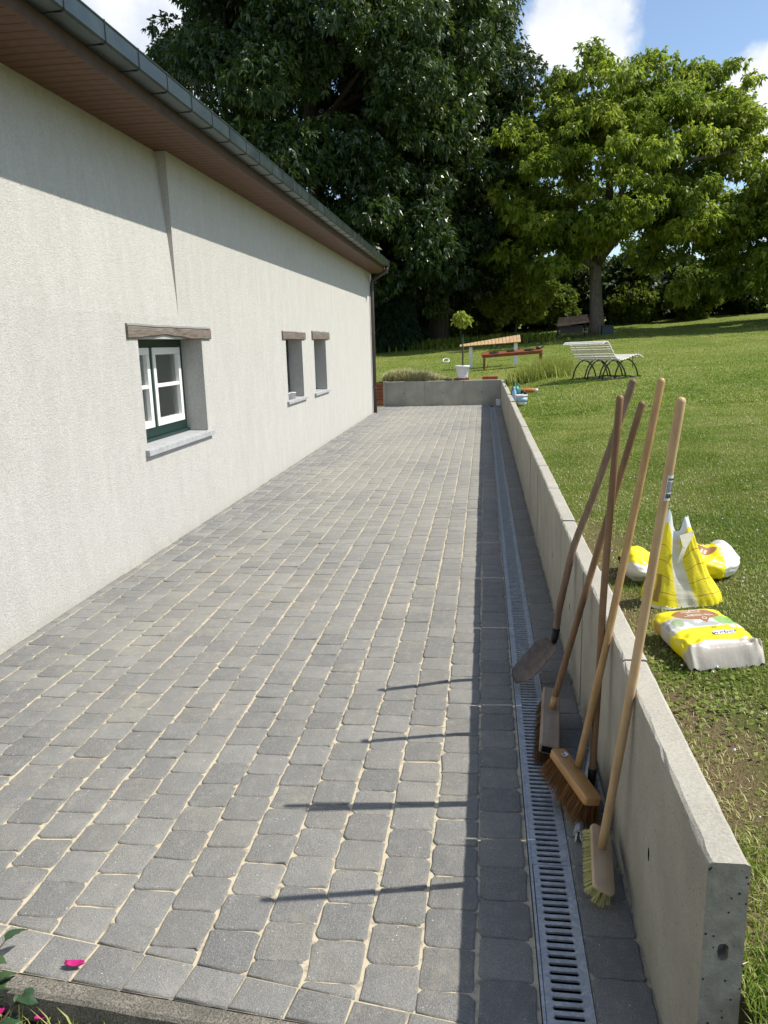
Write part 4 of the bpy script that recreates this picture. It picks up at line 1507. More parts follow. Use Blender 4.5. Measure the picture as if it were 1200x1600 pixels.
# blade: curved sheet, point at the far lower left
tip = Vector((0.158, 3.555, 0.016)); heel = Vector((0.340, 3.685, 0.185))
dax = (tip - heel).normalized()
nrm = Vector((-0.52, -0.42, 0.74)); nrm = (nrm - dax * nrm.dot(dax)).normalized()
wax = nrm.cross(dax)
Lb = (tip - heel).length
vs, fs = [], []
NU, NV = 14, 18
for j in range(NV + 1):
    t = j / NV
    hw = 0.073 * min(1.0, 0.55 + t * 3.2) * (math.sqrt(max(0.0, 1 - ((t - 0.72) / 0.285) ** 2)) if t > 0.72 else 1.0)
    hw = max(hw, 0.012)
    for i in range(NU + 1):
        u = -1 + 2 * i / NU
        lift = 0.026 * u * u * (1 - 0.35 * t) + 0.012 * t * t
        ridge = 0.010 * math.exp(-(u / 0.16) ** 2) * max(0, 1 - t * 1.25)
        vs.append(heel + dax * (t * Lb * (1 - 0.02 * u * u)) + wax * (u * hw) + nrm * (lift + ridge) - org)
for j in range(NV):
    for i in range(NU):
        a = j * (NU + 1) + i
        fs.append((a, a + 1, a + NU + 2, a + NU + 1))
blade = MB().add(vs, fs).build('blade', SHOVEL, sh, True)
sm = blade.modifiers.new('thickness', 'SOLIDIFY'); sm.thickness = 0.0025

# ------------------------------------------------------------------ bags on the lawn


def grid_mesh(name, P, UV, closed_u=False):
    """P (nv, nu, 3)"""
    nv_, nu_ = P.shape[:2]
    ii, jj = np.meshgrid(np.arange(nu_ - 1), np.arange(nv_ - 1), indexing='xy')
    b = (jj * nu_ + ii).ravel()
    f = np.stack([b, b + 1, b + nu_ + 1, b + nu_], 1)
    me = np_mesh(name, P.reshape(-1, 3), f)
    uvl = me.uv_layers.new(name='UVMap')
    uvl.data.foreach_set('uv', UV.reshape(-1, 2)[f.ravel()].astype(np.float32).ravel())
    return me


def nz_field(u, v, su, sv, seed):
    r = np.zeros(u.shape)
    for idx in np.ndindex(u.shape):
        a_ = 2 * math.pi * u[idx]
        r[idx] = noise.noise(Vector((math.cos(a_) * su / 6.28, math.sin(a_) * su / 6.28, v[idx] * sv + seed * 11.7)))
    return r


def flat_bag(W_, L_, H_, seed):
    """closed pillow: loop around the width (top then bottom), along the length. returns P, UV; top has u in 0.05..1"""
    nu_, nv_ = 72, 60
    th = np.linspace(0, 1, nu_)
    vv = np.linspace(0, 1, nv_)
    T, V = np.meshgrid(th, vv, indexing='xy')
    ang = np.pi - T * 2 * np.pi          # start at the left side, over the top to the right, back below
    ca, sa = np.cos(ang), np.sin(ang)
    e = 0.42
    px_ = np.sign(ca) * np.abs(ca) ** e
    pz_ = np.sign(sa) * np.abs(sa) ** 0.62
    endf = np.clip(np.minimum(V / 0.10, (1 - V) / 0.07), 0, 1)
    thick = (np.sin(endf * np.pi / 2)) ** 0.8
    thick = 0.015 + 0.985 * thick
    wid = 1.0 - 0.05 * (1 - thick)
    x = px_ * W_ / 2 * wid
    y = (V - 0.5) * L_
    z = pz_ * H_ / 2 * thick
    n1_ = nz_field(T, V, 6, 5, seed); n2_ = nz_field(T, V, 20, 11, seed + 3)
    fold = np.exp(-((V - 0.12) / 0.14) ** 2)
    z = z + (n1_ * 0.010 + n2_ * 0.005 + fold * n2_ * 0.022) * np.clip((pz_ + 0.35) / 0.9, 0, 1)
    x = x + n1_ * 0.006
    y = y + fold * n1_ * 0.008
    z = np.where(V < 0.1, z - (0.1 - V) * 0.38, z)      # front lip droops to the grass
    zmin = -H_ / 2 * 0.93
    z = np.maximum(z, zmin) - zmin
    U = np.where(T <= 0.5, (T * 2) * 1.0, 0.02)
    U = np.where(T < 0.06, 0.02, U)
    # u across the top from x position instead, so that print is not squeezed at the sides
    utop = x / (W_ * 0.96) + 0.5
    U = np.where((T > 0.055) & (T < 0.445), np.clip(utop, 0.05, 1), np.where(T <= 0.055, 0.02, np.where(T < 0.5, 0.99, 0.02)))
    return np.stack([x, y, z], -1), np.stack([U, V], -1)


def bag_z(P, W_, L_):
    """top-surface sampler: local (x,y) -> z"""
    nv_, nu_ = P.shape[:2]
    top = P[:, 4:33, :]
    pts = top.reshape(-1, 3)

    def f(x, y):
        d = (pts[:, 0] - x) ** 2 + (pts[:, 1] - y) ** 2
        i_ = np.argsort(d)[:4]
        wgt = 1 / (d[i_] + 1e-7)
        return float((pts[i_, 2] * wgt).sum() / wgt.sum())
    return f


BW, BL_, BH = 0.305, 0.42, 0.10
P_, UV_ = flat_bag(BW, BL_, BH, 2.3)
bag_loc = Vector((0.912, 3.185, float(lawn_z(0.9, 3.2)) + 0.012))
bag1 = link_mesh('sand_bag', grid_mesh('sand_bag', P_, UV_), BAG_FLAT, None, True)
bag1.location = bag_loc
bag1.rotation_euler = (math.radians(2.0), math.radians(-2.5), math.radians(9))
tag(bag1, 'full yellow and white sand bag lying flat in front with brown oval print', 'bag', 'bags on the lawn')
fz = bag_z(P_, BW, BL_)


def bag_text(body, u, v, size, mat, name='print', align='CENTER', off=0.0022, shear=0.0):
    cu = bpy.data.curves.new(name, 'FONT')
    cu.body = body; cu.size = size; cu.align_x = align; cu.align_y = 'CENTER'; cu.shear = shear
    cu.resolution_u = 3
    tmp = bpy.data.objects.new('tmp', cu)
    COL.objects.link(tmp)
    dg = bpy.context.evaluated_depsgraph_get()
    me = bpy.data.meshes.new_from_object(tmp.evaluated_get(dg))
    bpy.data.objects.remove(tmp)
    bm = bmesh.new(); bm.from_mesh(me)
    bmesh.ops.triangulate(bm, faces=bm.faces)
    for vert in bm.verts:
        x = (u - 0.5) * BW * 0.96 + vert.co.x
        y = (v - 0.5) * BL_ + vert.co.y
        vert.co = (x, y, fz(x, y) + off)
    bm.to_mesh(me); bm.free()
    return link_mesh(name, me, mat, bag1)


def bag_patch(u0, u1, v0, v1, mat, off=0.0012, round_=0.4, name='print'):
    n_ = 24
    vs = []
    for i in range(n_):
        a = 2 * math.pi * i / n_
        cx_ = math.copysign(abs(math.cos(a)) ** round_, math.cos(a)); cy_ = math.copysign(abs(math.sin(a)) ** round_, math.sin(a))
        u = (u0 + u1) / 2 + (u1 - u0) / 2 * cx_; v = (v0 + v1) / 2 + (v1 - v0) / 2 * cy_
        x = (u - 0.5) * BW * 0.96; y = (v - 0.5) * BL_
        vs.append((x, y, fz(x, y) + off))
    uc, vc = (u0 + u1) / 2, (v0 + v1) / 2
    x, y = (uc - 0.5) * BW * 0.96, (vc - 0.5) * BL_
    vs.append((x, y, fz(x, y) + off))
    return MB().add(vs, [(i, (i + 1) % n_, n_) for i in range(n_)]).build(name, mat, bag1)


bag_text('voegzand', 0.50, 0.885, 0.024, WHITE_PRINT)
bag_text('voegmortel', 0.48, 0.845, 0.018, WHITE_PRINT)
bag_text('premium', 0.54, 0.805, 0.016, ORANGE_PRINT)
bag_text('Sable de', 0.56, 0.775, 0.031, WHITE_PRINT)
bag_text('jointoiement', 0.54, 0.733, 0.024, WHITE_PRINT)
bag_text('O', 0.585, 0.665, 0.026, WHITE_PRINT)
bag_patch(0.50, 0.80, 0.295, 0.37, WHITE_LABEL, round_=0.35)
bag_text('weber', 0.65, 0.332, 0.040, INK_BLUE, shear=0.2)
bag_text('25', 0.585, 0.455, 0.026, INK)
bag_patch(0.815, 0.885, 0.41, 0.49, WHITE_LABEL, round_=0.6)
bag_patch(0.905, 0.965, 0.40, 0.47, WHITE_LABEL, round_=0.6)

# standing, half empty bag
NUc, NVc = 120, 40
T, V = np.meshgrid(np.linspace(0, 1, NUc), np.linspace(0, 1, NVc), indexing='xy')
ang = -math.pi / 2 + (T - 0.52) * 2 * math.pi        # u=0.52 faces the camera
Hh = 0.365 + 0.105 * np.exp(-((np.cos(ang) + 0.85) / 0.55) ** 4) + 0.07 * np.exp(-((np.cos(ang) - 0.85) / 0.50) ** 4)
rx_ = 0.122 * (1 - V) ** 0.95 + 0.050
ry_ = 0.085 * (1 - V) ** 0.85 + 0.012
pleat = np.exp(-((T - 0.525) / 0.035) ** 2)
rad = 1 - pleat * 0.30 * np.clip(V * 1.6, 0.25, 1)
wr = nz_field(T, V, 11, 3, 8.1) + 0.6 * nz_field(T, V, 42, 5, 3.3)
bulge = 1 + 0.09 * wr + 0.10 * np.exp(-((V - 0.10) / 0.14) ** 2)
sx = np.sign(np.cos(ang)) * np.abs(np.cos(ang)) ** 0.8
sy = np.sign(np.sin(ang)) * np.abs(np.sin(ang)) ** 0.9
dent = nz_field(T, V, 5, 2.2, 6.6)
rx_ = rx_ * (1 + 0.16 * dent); ry_ = ry_ * (1 + 0.25 * dent)
xx = rx_ * sx * bulge - 0.055 * V ** 1.3 - 0.02 * np.sin(V * 3.1)
yy_ = ry_ * sy * bulge * rad
zz_ = V * Hh + wr * 0.008 * V
foot_ = np.clip(1 - V / 0.04, 0, 1)
xx = xx * (1 + 0.06 * foot_); yy_ = yy_ * (1 + 0.06 * foot_)
Pb = np.stack([xx, yy_, zz_], -1)
bag2 = link_mesh('sand_bag', grid_mesh('sand_bag', Pb, np.stack([T, V], -1)), BAG_UP, None, True)
bag2.location = (0.973, 3.79, float(lawn_z(0.97, 3.8)) - 0.01)
tag(bag2, 'tall half empty yellow sand bag standing upright with two pointed ears', 'bag', 'bags on the lawn')
cf = MB()
cf.add([(-0.048, -0.045, 0.352), (-0.035, -0.058, 0.30), (-0.062, -0.088, 0.235), (-0.075, -0.078, 0.20), (-0.050, -0.085, 0.215), (-0.020, -0.064, 0.29), (0.012, -0.043, 0.345), (0.020, -0.028, 0.372), (-0.01, -0.034, 0.362)],
       [(0, 1, 5, 8), (1, 2, 4, 5), (2, 3, 4), (8, 5, 6, 7)])
cf.build('folded_flap', CREAM, bag2, True)

# crumpled bag lying crosswise behind
NUc, NVc = 64, 64
T, V = np.meshgrid(np.linspace(0, 1, NUc), np.linspace(0, 1, NVc), indexing='xy')
ang = T * 2 * math.pi
end = np.clip(np.minimum(V / 0.10 + 0.12, (1 - V) / 0.16), 0, 1)
rr_ = np.sin(end * math.pi / 2) ** 0.7
wr = nz_field(T, V, 12, 7, 5.5); wr2 = nz_field(T, V, 34, 16, 9.5)
cy = np.cos(ang) * 0.165 * (0.35 + 0.65 * rr_) * (1 + 0.14 * wr + 0.06 * wr2)
cz = np.sin(ang) * 0.085 * (0.12 + 0.88 * rr_) * (1 + 0.26 * wr + 0.14 * wr2)
sag = -0.045 * np.exp(-((V - 0.27) / 0.10) ** 2) * (np.sin(ang) > 0.1)
cx = (V - 0.5) * 0.60 + wr * 0.012
zc_ = np.maximum(cz + sag, -0.075) + 0.078
Pc = np.stack([cx, cy - 0.05 * np.sin(V * 3.14), zc_], -1)
bag3 = link_mesh('sand_bag', grid_mesh('sand_bag', Pc, np.stack([T, V], -1)), BAG_CROSS, None, True)
bag3.location = (1.045, 4.22, float(lawn_z(1.05, 4.2)) - 0.005)
bag3.rotation_euler = (0, math.radians(-3), math.radians(3))
tag(bag3, 'crumpled yellow bag with whitish ends lying crosswise behind the standing bag', 'bag', 'bags on the lawn')

# ------------------------------------------------------------------ things at the far end


def gz(x, y):
    return float(ground_z(x, y))


# potted standard tree
zp = 0.70
for bx_, lab in ((-0.60, 'pair of red bricks under the white plant pot'), (0.15, 'red bricks lying alone on the end wall')):
    o = empty('brick_pile', (bx_, 21.05, HTOP + 0.013), lab, 'bricks')
    for q in range(2):
        MB().box(-0.20 + q * 0.205, 0.0 + q * 0.205, -0.05, 0.10, 0, 0.052 + (0.03 if bx_ > 0 else 0), ch=0.004).build('brick', BRICK, o)
pot = empty('plant_pot', (-0.575, 21.09, HTOP + 0.066), 'white round plant pot standing on bricks on the end wall', 'pot')
MB().lathe([(0.135, 0), (0.150, 0.04), (0.182, 0.28), (0.196, 0.285), (0.200, 0.325), (0.188, 0.327), (0.180, 0.29)], 28).build('pot_body', PLASTIC_WHITE, pot, True)
MB().lathe([(0.179, 0.27), (0.10, 0.276), (0.01, 0.279)], 20).build('potting_soil', SOIL, pot)
tree_p = empty('standard_tree', (-0.575, 21.09, HTOP + 0.34), 'small lollipop tree with yellow green ball crown in the white pot', 'tree')
MB().tube([(0, 0, 0), (0.01, 0, 0.5), (-0.035, 0, 0.9), (-0.015, 0, 1.18)], [0.016, 0.014, 0.012, 0.010], 8).build('trunk', BARK, tree_p, True)
MB().tube([(0.03, 0.01, 0), (0.025, 0.01, 0.85)], 0.009, 6).build('stake', PLASTIC_TEAL, tree_p)


def leaf_ball(name, centers, radii, n, L, W, mat, parent, droop=0.2, out=0.7, shell=0.55, up=0.0, kind=None):
    """leaves scattered through ellipsoid clumps"""
    centers = np.asarray(centers, float); radii = np.asarray(radii, float)
    wgt = radii.mean(1) ** 2; wgt = wgt / wgt.sum()
    ci = RNG.choice(len(centers), n, p=wgt)
    d = rand_dirs(n)
    r = shell + (1 - shell) * RNG.uniform(0, 1, n) ** 0.6
    p = centers[ci] + d * radii[ci] * r[:, None]
    dd = unit(d * out + rand_dirs(n) * 0.8 + np.array([0, 0, up]))
    s = unit(np.cross(dd, rand_dirs(n)))
    Ls = L * RNG.uniform(0.7, 1.3, n); Ws = W * RNG.uniform(0.7, 1.3, n)
    v, f = leaf_quads(p, dd, s, Ls, Ws, droop)
    tone = np.repeat(np.clip(RNG.normal(0.5, 0.22, n) + (r - 0.8) * 0.5, 0, 1), 4)
    o = link_mesh(name, np_mesh(name, v, f, tone), mat, parent)
    if kind: o['kind'] = kind
    return o


leaf_ball('crown', [(-0.03, 0, 1.30), (0.13, 0, 1.22), (-0.15, 0.02, 1.21), (0.02, 0, 1.16)], [(0.15, 0.15, 0.12), (0.10, 0.10, 0.09), (0.10, 0.10, 0.09), (0.12, 0.12, 0.08)], 430, 0.10, 0.055, LEAF_YELLOW, tree_p, 0.35)

# slatted table on white legs
tb = empty('slatted_table', (0.16, 24.0, 0), 'slatted pale wooden table top on white legs behind the red bench', 'table')
zl, zr = 1.53, 1.70
n_s = 17
for q in range(n_s):
    t = (q + 0.5) / n_s
    xm = -0.89 + t * 1.80
    zz0 = zl + (zr - zl) * t
    tilt = math.radians(8 + 30 * t)
    Mx = Matrix.Translation((xm, 0, zz0)) @ Matrix.Rotation(math.atan2(zr - zl, 1.8) * -1, 4, 'Y') @ Matrix.Rotation(tilt, 4, 'X')
    MB().box(-0.049, 0.049, -0.17, 0.17, -0.012, 0.012, Mx, ch=0.003).build('slat', LARCH, tb)
for x_l, zt in ((-0.56, 1.50), (0.77, 1.60)):
    g0 = gz(x_l + 0.16, 24.0)
    MB().box(x_l - 0.05, x_l + 0.05, -0.04, 0.04, g0 - 0.03, zt - 0.015, ch=0.004).build('leg', PLASTIC_WHITE, tb)
    MB().box(x_l - 0.03, x_l + 0.03, -0.02, 0.15, zt - 0.07, zt - 0.02).build('bracket', PLASTIC_WHITE, tb)

# dark red bench
bn_ = empty('garden_bench', (0.78, 23.0, 0), 'dark red wooden bench with thin legs standing on the lawn', 'bench')
zbl, zbr = 1.275, 1.365
Mb = Matrix.Translation((0, 0, (zbl + zbr) / 2)) @ Matrix.Rotation(-math.atan2(zbr - zbl, 1.7), 4, 'Y') @ Matrix.Rotation(math.radians(9), 4, 'X')
for q in range(3):
    MB().box(-0.86, 0.86, -0.19 + q * 0.13, -0.065 + q * 0.13, -0.02, 0.02, Mb, ch=0.004).build('seat_plank', MAHOGANY, bn_)
MB().box(-0.84, 0.84, -0.17, -0.14, -0.075, -0.021, Mb).build('apron', MAHOGANY, bn_)
for x_l in (-0.78, 0.82):
    for y_l in (-0.15, 0.16):
        zt = zbl + (zbr - zbl) * (x_l + 0.86) / 1.72 - 0.045
        g0 = gz(0.78 + x_l, 23 + y_l)
        MB().box(x_l - 0.032, x_l + 0.032, y_l - 0.03, y_l + 0.03, min(g0 - 0.03, zt - 0.3), zt - 0.005 + (y_l * 0.16)).build('leg', MAHOGANY, bn_)
for xq, yq, kx in ((-0.50, 0.0, 0.14), (-0.02, 0.02, 0.12), (0.50, 0.0, 0.15)):  # flat black discs spaced along the seat
    o = empty('dark_disc', tuple(Mb @ Vector((xq, yq, 0.022)) + Vector((0.78, 23, 0))), None, 'disc', 'dark discs on the red bench')
    o['label'] = {-0.5: 'dark round plate at the near left end of the red bench', -0.02: 'dark round plate on the middle of the red bench', 0.5: 'dark round plate towards the raised right end of the red bench'}[xq]
    o.rotation_euler = Mb.to_euler()
    MB().lathe([(kx * 0.6, 0), (kx, 0.012), (kx * 0.98, 0.016), (kx * 0.5, 0.006)], 20).build('disc_body', BLACK_PAINT, o, True)
o = empty('flower_pot', tuple(Mb @ Vector((0.76, 0.05, 0.021)) + Vector((0.78, 23, 0))), 'small dark rusty pot at the right end of the red bench', 'pot')
MB().lathe([(0.05, 0), (0.075, 0.03), (0.07, 0.07), (0.05, 0.06)], 16).build('pot_body', PIPE, o, True)
MB().tube([(0.06, 0, 0.03), (0.13, 0, 0.06), (0.15, 0, 0.10)], 0.018, 8).build('spout', PIPE, o, True)

# white slatted double lounger on dark arches
PHI = math.radians(37)
gx_, gy_ = 2.62, 17.65
lz = gz(gx_, gy_)
lg = empty('garden_lounger', (gx_, gy_, lz), 'white slatted garden lounger on dark arched iron runners, seen from behind', 'lounger', rz=PHI)
# profile in local x (facing) / z, slats along local y
prof = [(-0.64, 0.775), (-0.60, 0.80), (-0.545, 0.80), (-0.50, 0.77), (-0.465, 0.725), (-0.435, 0.675), (-0.405, 0.625), (-0.375, 0.585), (-0.34, 0.525), (-0.295, 0.47), (-0.235, 0.43), (-0.165, 0.405), (-0.09, 0.40), (-0.015, 0.41), (0.06, 0.428), (0.135, 0.45), (0.21, 0.468), (0.285, 0.478), (0.36, 0.475), (0.43, 0.455), (0.49, 0.42)]
nrm_l = Vector((-(gz(gx_ + 0.8, gy_) - gz(gx_ - 0.8, gy_)) / 1.6, -(gz(gx_, gy_ + 0.8) - gz(gx_, gy_ - 0.8)) / 1.6, 1)).normalized()
lg.rotation_euler = (Vector((0, 0, 1)).rotation_difference(nrm_l) @ Matrix.Rotation(PHI, 3, 'Z').to_quaternion()).to_euler()
for q, (px0, pz0) in enumerate(prof):
    a = prof[max(q - 1, 0)]; b = prof[min(q + 1, len(prof) - 1)]
    an = math.atan2(b[1] - a[1], b[0] - a[0])
    Mx = Matrix.Translation((px0, 0, pz0)) @ Matrix.Rotation(-an, 4, 'Y')
    MB().box(-0.0235, 0.0235, -0.60, 0.60, -0.011, 0.011, Mx, ch=0.004).build('slat', CHAIR_WHITE, lg)
for yv in (-0.46, -0.02, 0.42):
    pr = [(p0[0] * 1.0, yv, p0[1] - 0.024) for p0 in prof]
    MB().tube(pr, 0.009, 8).build('rib', CHAIR_WHITE, lg, True)
    MB().box(-0.62, 0.60, yv - 0.018, yv + 0.018, -0.02, 0.022).build('runner', WROUGHT, lg)
    for xa, xb, zt in ((-0.56, 0.14, 0.40), (-0.20, 0.50, 0.40)):
        arc = []
        for s in range(13):
            t = s / 12
            arc.append((xa + (xb - xa) * t, yv, 0.02 + (zt - 0.02) * math.sin(t * math.pi) ** 0.62))
        MB().tube(arc, 0.015, 8).build('arch', WROUGHT, lg, True)
MB().tube([(-0.25, -0.46, 0.03), (-0.05, 0.42, 0.03)], 0.012, 6).build('stretcher', ALU, lg)
MB().tube([(0.30, -0.46, 0.03), (0.30, 0.42, 0.03)], 0.012, 6).build('stretcher', WROUGHT, lg)
MB().tube([(0.34, -0.46, 0.20), (0.34, -0.46, 0.45)], 0.008, 6).build('strut', WROUGHT, lg)

# canopy of a garden swing, blue grey box, ball, ring
zc0 = gz(3.85, 36)
cs = empty('garden_swing', (3.85, 36.0, zc0), 'garden swing seat with faded brown canopy under the walnut tree', 'swing seat')
can = MB()
can.add([(-0.70, -0.45, 0.62), (0.66, -0.45, 0.74), (0.66, 0.10, 1.02), (-0.58, 0.10, 0.90), (0.66, 0.55, 0.80), (-0.66, 0.55, 0.68), (-0.70, -0.46, 0.52), (0.66, -0.46, 0.66)],
        [(0, 1, 2, 3), (3, 2, 4, 5), (6, 7, 1, 0)])
o = can.build('canopy', CANOPY, cs); sm = o.modifiers.new('thickness', 'SOLIDIFY'); sm.thickness = 0.02
for xq in (-0.62, 0.58):
    for yq in (-0.38, 0.45):
        MB().tube([(xq, yq, -0.05), (xq * 0.96, yq * 0.5, 0.68)], 0.025, 8).build('post', WROUGHT, cs)
MB().box(-0.5, 0.5, -0.1, 0.25, 0.22, 0.27).build('seat', PIPE, cs)
MB().box(-0.5, 0.5, 0.26, 0.30, 0.27, 0.55).build('backrest', PIPE, cs)
zc0 = gz(5.45, 36.6)
bxo = empty('storage_box', (5.45, 36.6, zc0), 'blue grey storage box beside the walnut trunk', 'box')
MB().box(-0.25, 0.25, -0.2, 0.2, -0.05, 0.36, ch=0.01).build('box_body', BLUEGREY, bxo)
MB().box(-0.28, 0.28, -0.23, 0.23, 0.362, 0.40, ch=0.008).build('lid', PIPE, bxo)
o = MB().lathe([(0.01, 0.0), (0.07, 0.02), (0.115, 0.07), (0.125, 0.125), (0.115, 0.18), (0.07, 0.23), (0.01, 0.25)], 20).build('garden_ball', LEAF_YELLOW, None, True)
o.location = (3.36, 33.0, gz(3.36, 33) - 0.02)
tag(o, 'pale yellow ball lying on the lawn below the swing', 'ball')
rg_ = []
for s in range(25):
    a = 2 * math.pi * s / 24
    rg_.append((0.105 * math.cos(a), 0.105 * math.sin(a), 0.03))
o = MB().tube(rg_, 0.018, 8, cap=False).build('ring', PLASTIC_WHITE, None, True)
o.location = (-1.285, 27.0, gz(-1.285, 27.0) + 0.05); o.rotation_euler = (math.radians(35), 0, 0)
tag(o, 'white plastic ring lying on the lawn left of the potted tree', 'ring')

# clutter beside the far part of the retaining wall
zq = 0.585
o = empty('bucket', (0.625, 13.4, zq), 'white and blue plastic tub beside the far wall top', 'tub')
MB().lathe([(0.075, 0), (0.085, 0.02), (0.10, 0.15), (0.106, 0.15), (0.106, 0.165), (0.09, 0.165), (0.08, 0.03)], 20).build('tub_body', PLASTIC_WHITE, o, True)
MB().lathe([(0.0915, 0.05), (0.0935, 0.05), (0.100, 0.12), (0.098, 0.12)], 20).build('tub_print', PLASTIC_BLUE, o, True)
o = empty('watering_can', (0.60, 15.2, 0.60), 'teal green watering tool with a black base by the wall', 'watering can')
MB().lathe([(0.09, 0), (0.10, 0.02), (0.09, 0.12), (0.06, 0.19), (0.03, 0.2)], 16).build('can_body', PLASTIC_TEAL, o, True)
MB().tube([(0.05, 0, 0.05), (0.14, 0, 0.10), (0.20, 0, 0.02)], [0.03, 0.025, 0.02], 8).build('spout', PLASTIC_BLACK, o, True)
MB().tube([(-0.06, 0, 0.12), (-0.02, 0, 0.27), (0.07, 0, 0.22), (0.06, 0, 0.15)], 0.012, 8).build('grip', PLASTIC_TEAL, o, True)
o = empty('bottle', (0.545, 14.5, 0.585), 'pale blue plastic bottle standing against the wall top', 'bottle')
MB().lathe([(0.035, 0), (0.038, 0.01), (0.038, 0.15), (0.016, 0.19), (0.016, 0.21)], 16).build('bottle_body', PLASTIC_BLUE, o, True)
MB().lathe([(0.018, 0.211), (0.018, 0.235), (0.01, 0.237)], 12).build('cap', PLASTIC_WHITE, o, True)
o = empty('hand_tool', (0.86, 16.0, float(lawn_z(0.86, 16.0)) + 0.03), 'orange hand tool with pale tip lying on the grass', 'tool')
MB().tube([(-0.16, 0, 0.03), (-0.10, 0, 0.035), (0.10, 0, 0.04), (0.14, 0, 0.04)], [0.03, 0.045, 0.045, 0.03], 10).build('tool_body', PLASTIC_ORANGE, o, True)
MB().tube([(0.141, 0, 0.04), (0.21, 0, 0.04)], [0.03, 0.028], 10).build('tool_tip', PLASTIC_WHITE, o, True)
o = MB().lathe([(0.012, 0), (0.017, 0.004), (0.017, 0.02), (0.01, 0.028)], 12).build('bolt_cap', PLASTIC_BLACK, None, True)
o.location = (XR + 0.04, 17.8, HTOP + 0.001)
tag(o, 'small black cap lying on the wall top near the corner', 'cap')
o = MB().box(-0.06, 0.06, -0.10, 0.10, 0, 0.16, ch=0.006).build('white_block', PLASTIC_WHITE, None)
o.location = (0.365, 20.72, 0.0)
tag(o, 'small white box on the paving in the far corner', 'box')

# ------------------------------------------------------------------ plants near the terrace


def blades(name, base, L, W, lean, mat, parent=None, kind=None, tone_mu=0.5, seg3=True, tone=None, bend=0.35):
    """grass blades: bent strips of two quads; base (N,3)"""
    n = len(base)
    az = RNG.uniform(0, 2 * np.pi, n)
    hd = np.stack([np.cos(az), np.sin(az), np.zeros(n)], 1)
    sd = np.stack([-np.sin(az), np.cos(az), np.zeros(n)], 1)
    ln = np.abs(RNG.normal(0, lean, n))
    up = np.array([0, 0, 1.0])
    L = L[:, None]; W = W[:, None]; ln = ln[:, None]
    mid = base + (up * 0.55 + hd * ln * 0.4) * L
    tipp = base + (up * (1 - bend * np.minimum(ln, 1.0)) + hd * ln) * L
    v = np.stack([base - sd * W / 2, base + sd * W / 2, mid + sd * W * 0.4, mid - sd * W * 0.4, tipp], 1).reshape(-1, 3)
    b = np.arange(n) * 5
    f = np.concatenate([np.stack([b, b + 1, b + 2], 1), np.stack([b, b + 2, b + 3], 1), np.stack([b + 3, b + 2, b + 4], 1)])
    if tone is None:
        tone = np.clip(RNG.normal(tone_mu, 0.25, n), 0, 1)
    o = link_mesh(name, np_mesh(name, v, f, np.repeat(tone, 5)), mat, parent)
    if kind: o['kind'] = kind
    return o


# clump of long grass right of the corner
lgx = empty('long_grass_clump', (1.2, 19.9, gz(1.2, 19.9)), 'clump of long yellow green grass at the end of the retaining wall', 'plant')
n = 5200
bxs = RNG.uniform(0.58, 2.15, n); bys = RNG.normal(19.9, 0.38, n)
base = np.stack([bxs - 1.2, bys - 19.9, lawn_z(bxs, bys) - gz(1.2, 19.9) - 0.02], 1)
hfac = 0.6 + 0.4 * np.sin(np.clip((bxs - 0.5) / 1.7, 0, 1) * np.pi)
blades('foliage', base, RNG.uniform(0.28, 0.55, n) * hfac, RNG.uniform(0.012, 0.022, n), 0.45, LEAF_REED, lgx)
# pale hedge behind the end wall
hd_ = empty('planter_hedge', (-1.9, 21.4, 0.60), 'low bushy pale green and cream planting behind the end wall', 'plant')
n = 5200
bxs = RNG.uniform(-2.72, -0.86, n); bys = 21.12 + np.abs(RNG.normal(0.16, 0.22, n))
hf = np.interp(bxs, [-2.75, -2.5, -2.05, -1.6, -1.2, -0.9], [0.5, 0.9, 1.0, 0.85, 0.5, 0.22])
base = np.stack([bxs + 1.9, bys - 21.4, RNG.uniform(-0.02, 0.16, n) * hf], 1)
blades('foliage', base, RNG.uniform(0.12, 0.32, n) * hf + 0.04, RNG.uniform(0.010, 0.02, n), 0.55, LEAF_LAVENDER, hd_, tone_mu=0.72)

# rose plant and petals at the lower left
rose = empty('rose_plant', (-1.31, 1.575, -0.1), 'leafy rose stems poking over the kerb at the bottom left', 'plant')
stems = [[(-0.1, -0.02, 0), (0.0, 0.02, 0.07), (0.02, 0.06, 0.14)], [(-0.05, -0.1, 0), (0.07, -0.02, 0.06), (0.10, 0.03, 0.10)], [(0.0, -0.05, 0), (-0.04, 0.06, 0.12), (0.0, 0.12, 0.17)]]
for s_ in stems:
    MB().tube(s_, [0.004, 0.003, 0.002], 6).build('stem', BARK, rose, True)


def big_leaf(parent, p, d, s, L, W, mat):
    p, d, s = Vector(p), Vector(d).normalized(), Vector(s)
    s = (s - d * s.dot(d)).normalized()
    nrm_ = d.cross(s)
    vs, fs = [], []
    n_ = 7
    for i in range(n_ + 1):
        t = i / n_
        hw = W / 2 * math.sin(math.pi * t ** 0.75) ** 0.8 if 0 < t < 1 else 0.0006
        c = p + d * L * t - Vector((0, 0, 1)) * L * 0.35 * t * t
        for u in (-1, -0.5, 0, 0.5, 1):
            vs.append(c + s * hw * u + nrm_ * (abs(u) * hw * 0.35 + 0.0015 * math.sin(t * 20 + u * 4)))
    for i in range(n_):
        for u in range(4):
            a = i * 5 + u
            fs.append((a, a + 1, a + 6, a + 5))
    m = MB().add(vs, fs)
    me = m.mesh('leaf')
    at = me.attributes.new('tone', 'FLOAT', 'POINT')
    tv_ = random.uniform(0.3, 0.9)
    at.data.foreach_set('value', [tv_] * len(me.vertices))
    return link_mesh('leaf', me, mat, parent, True)


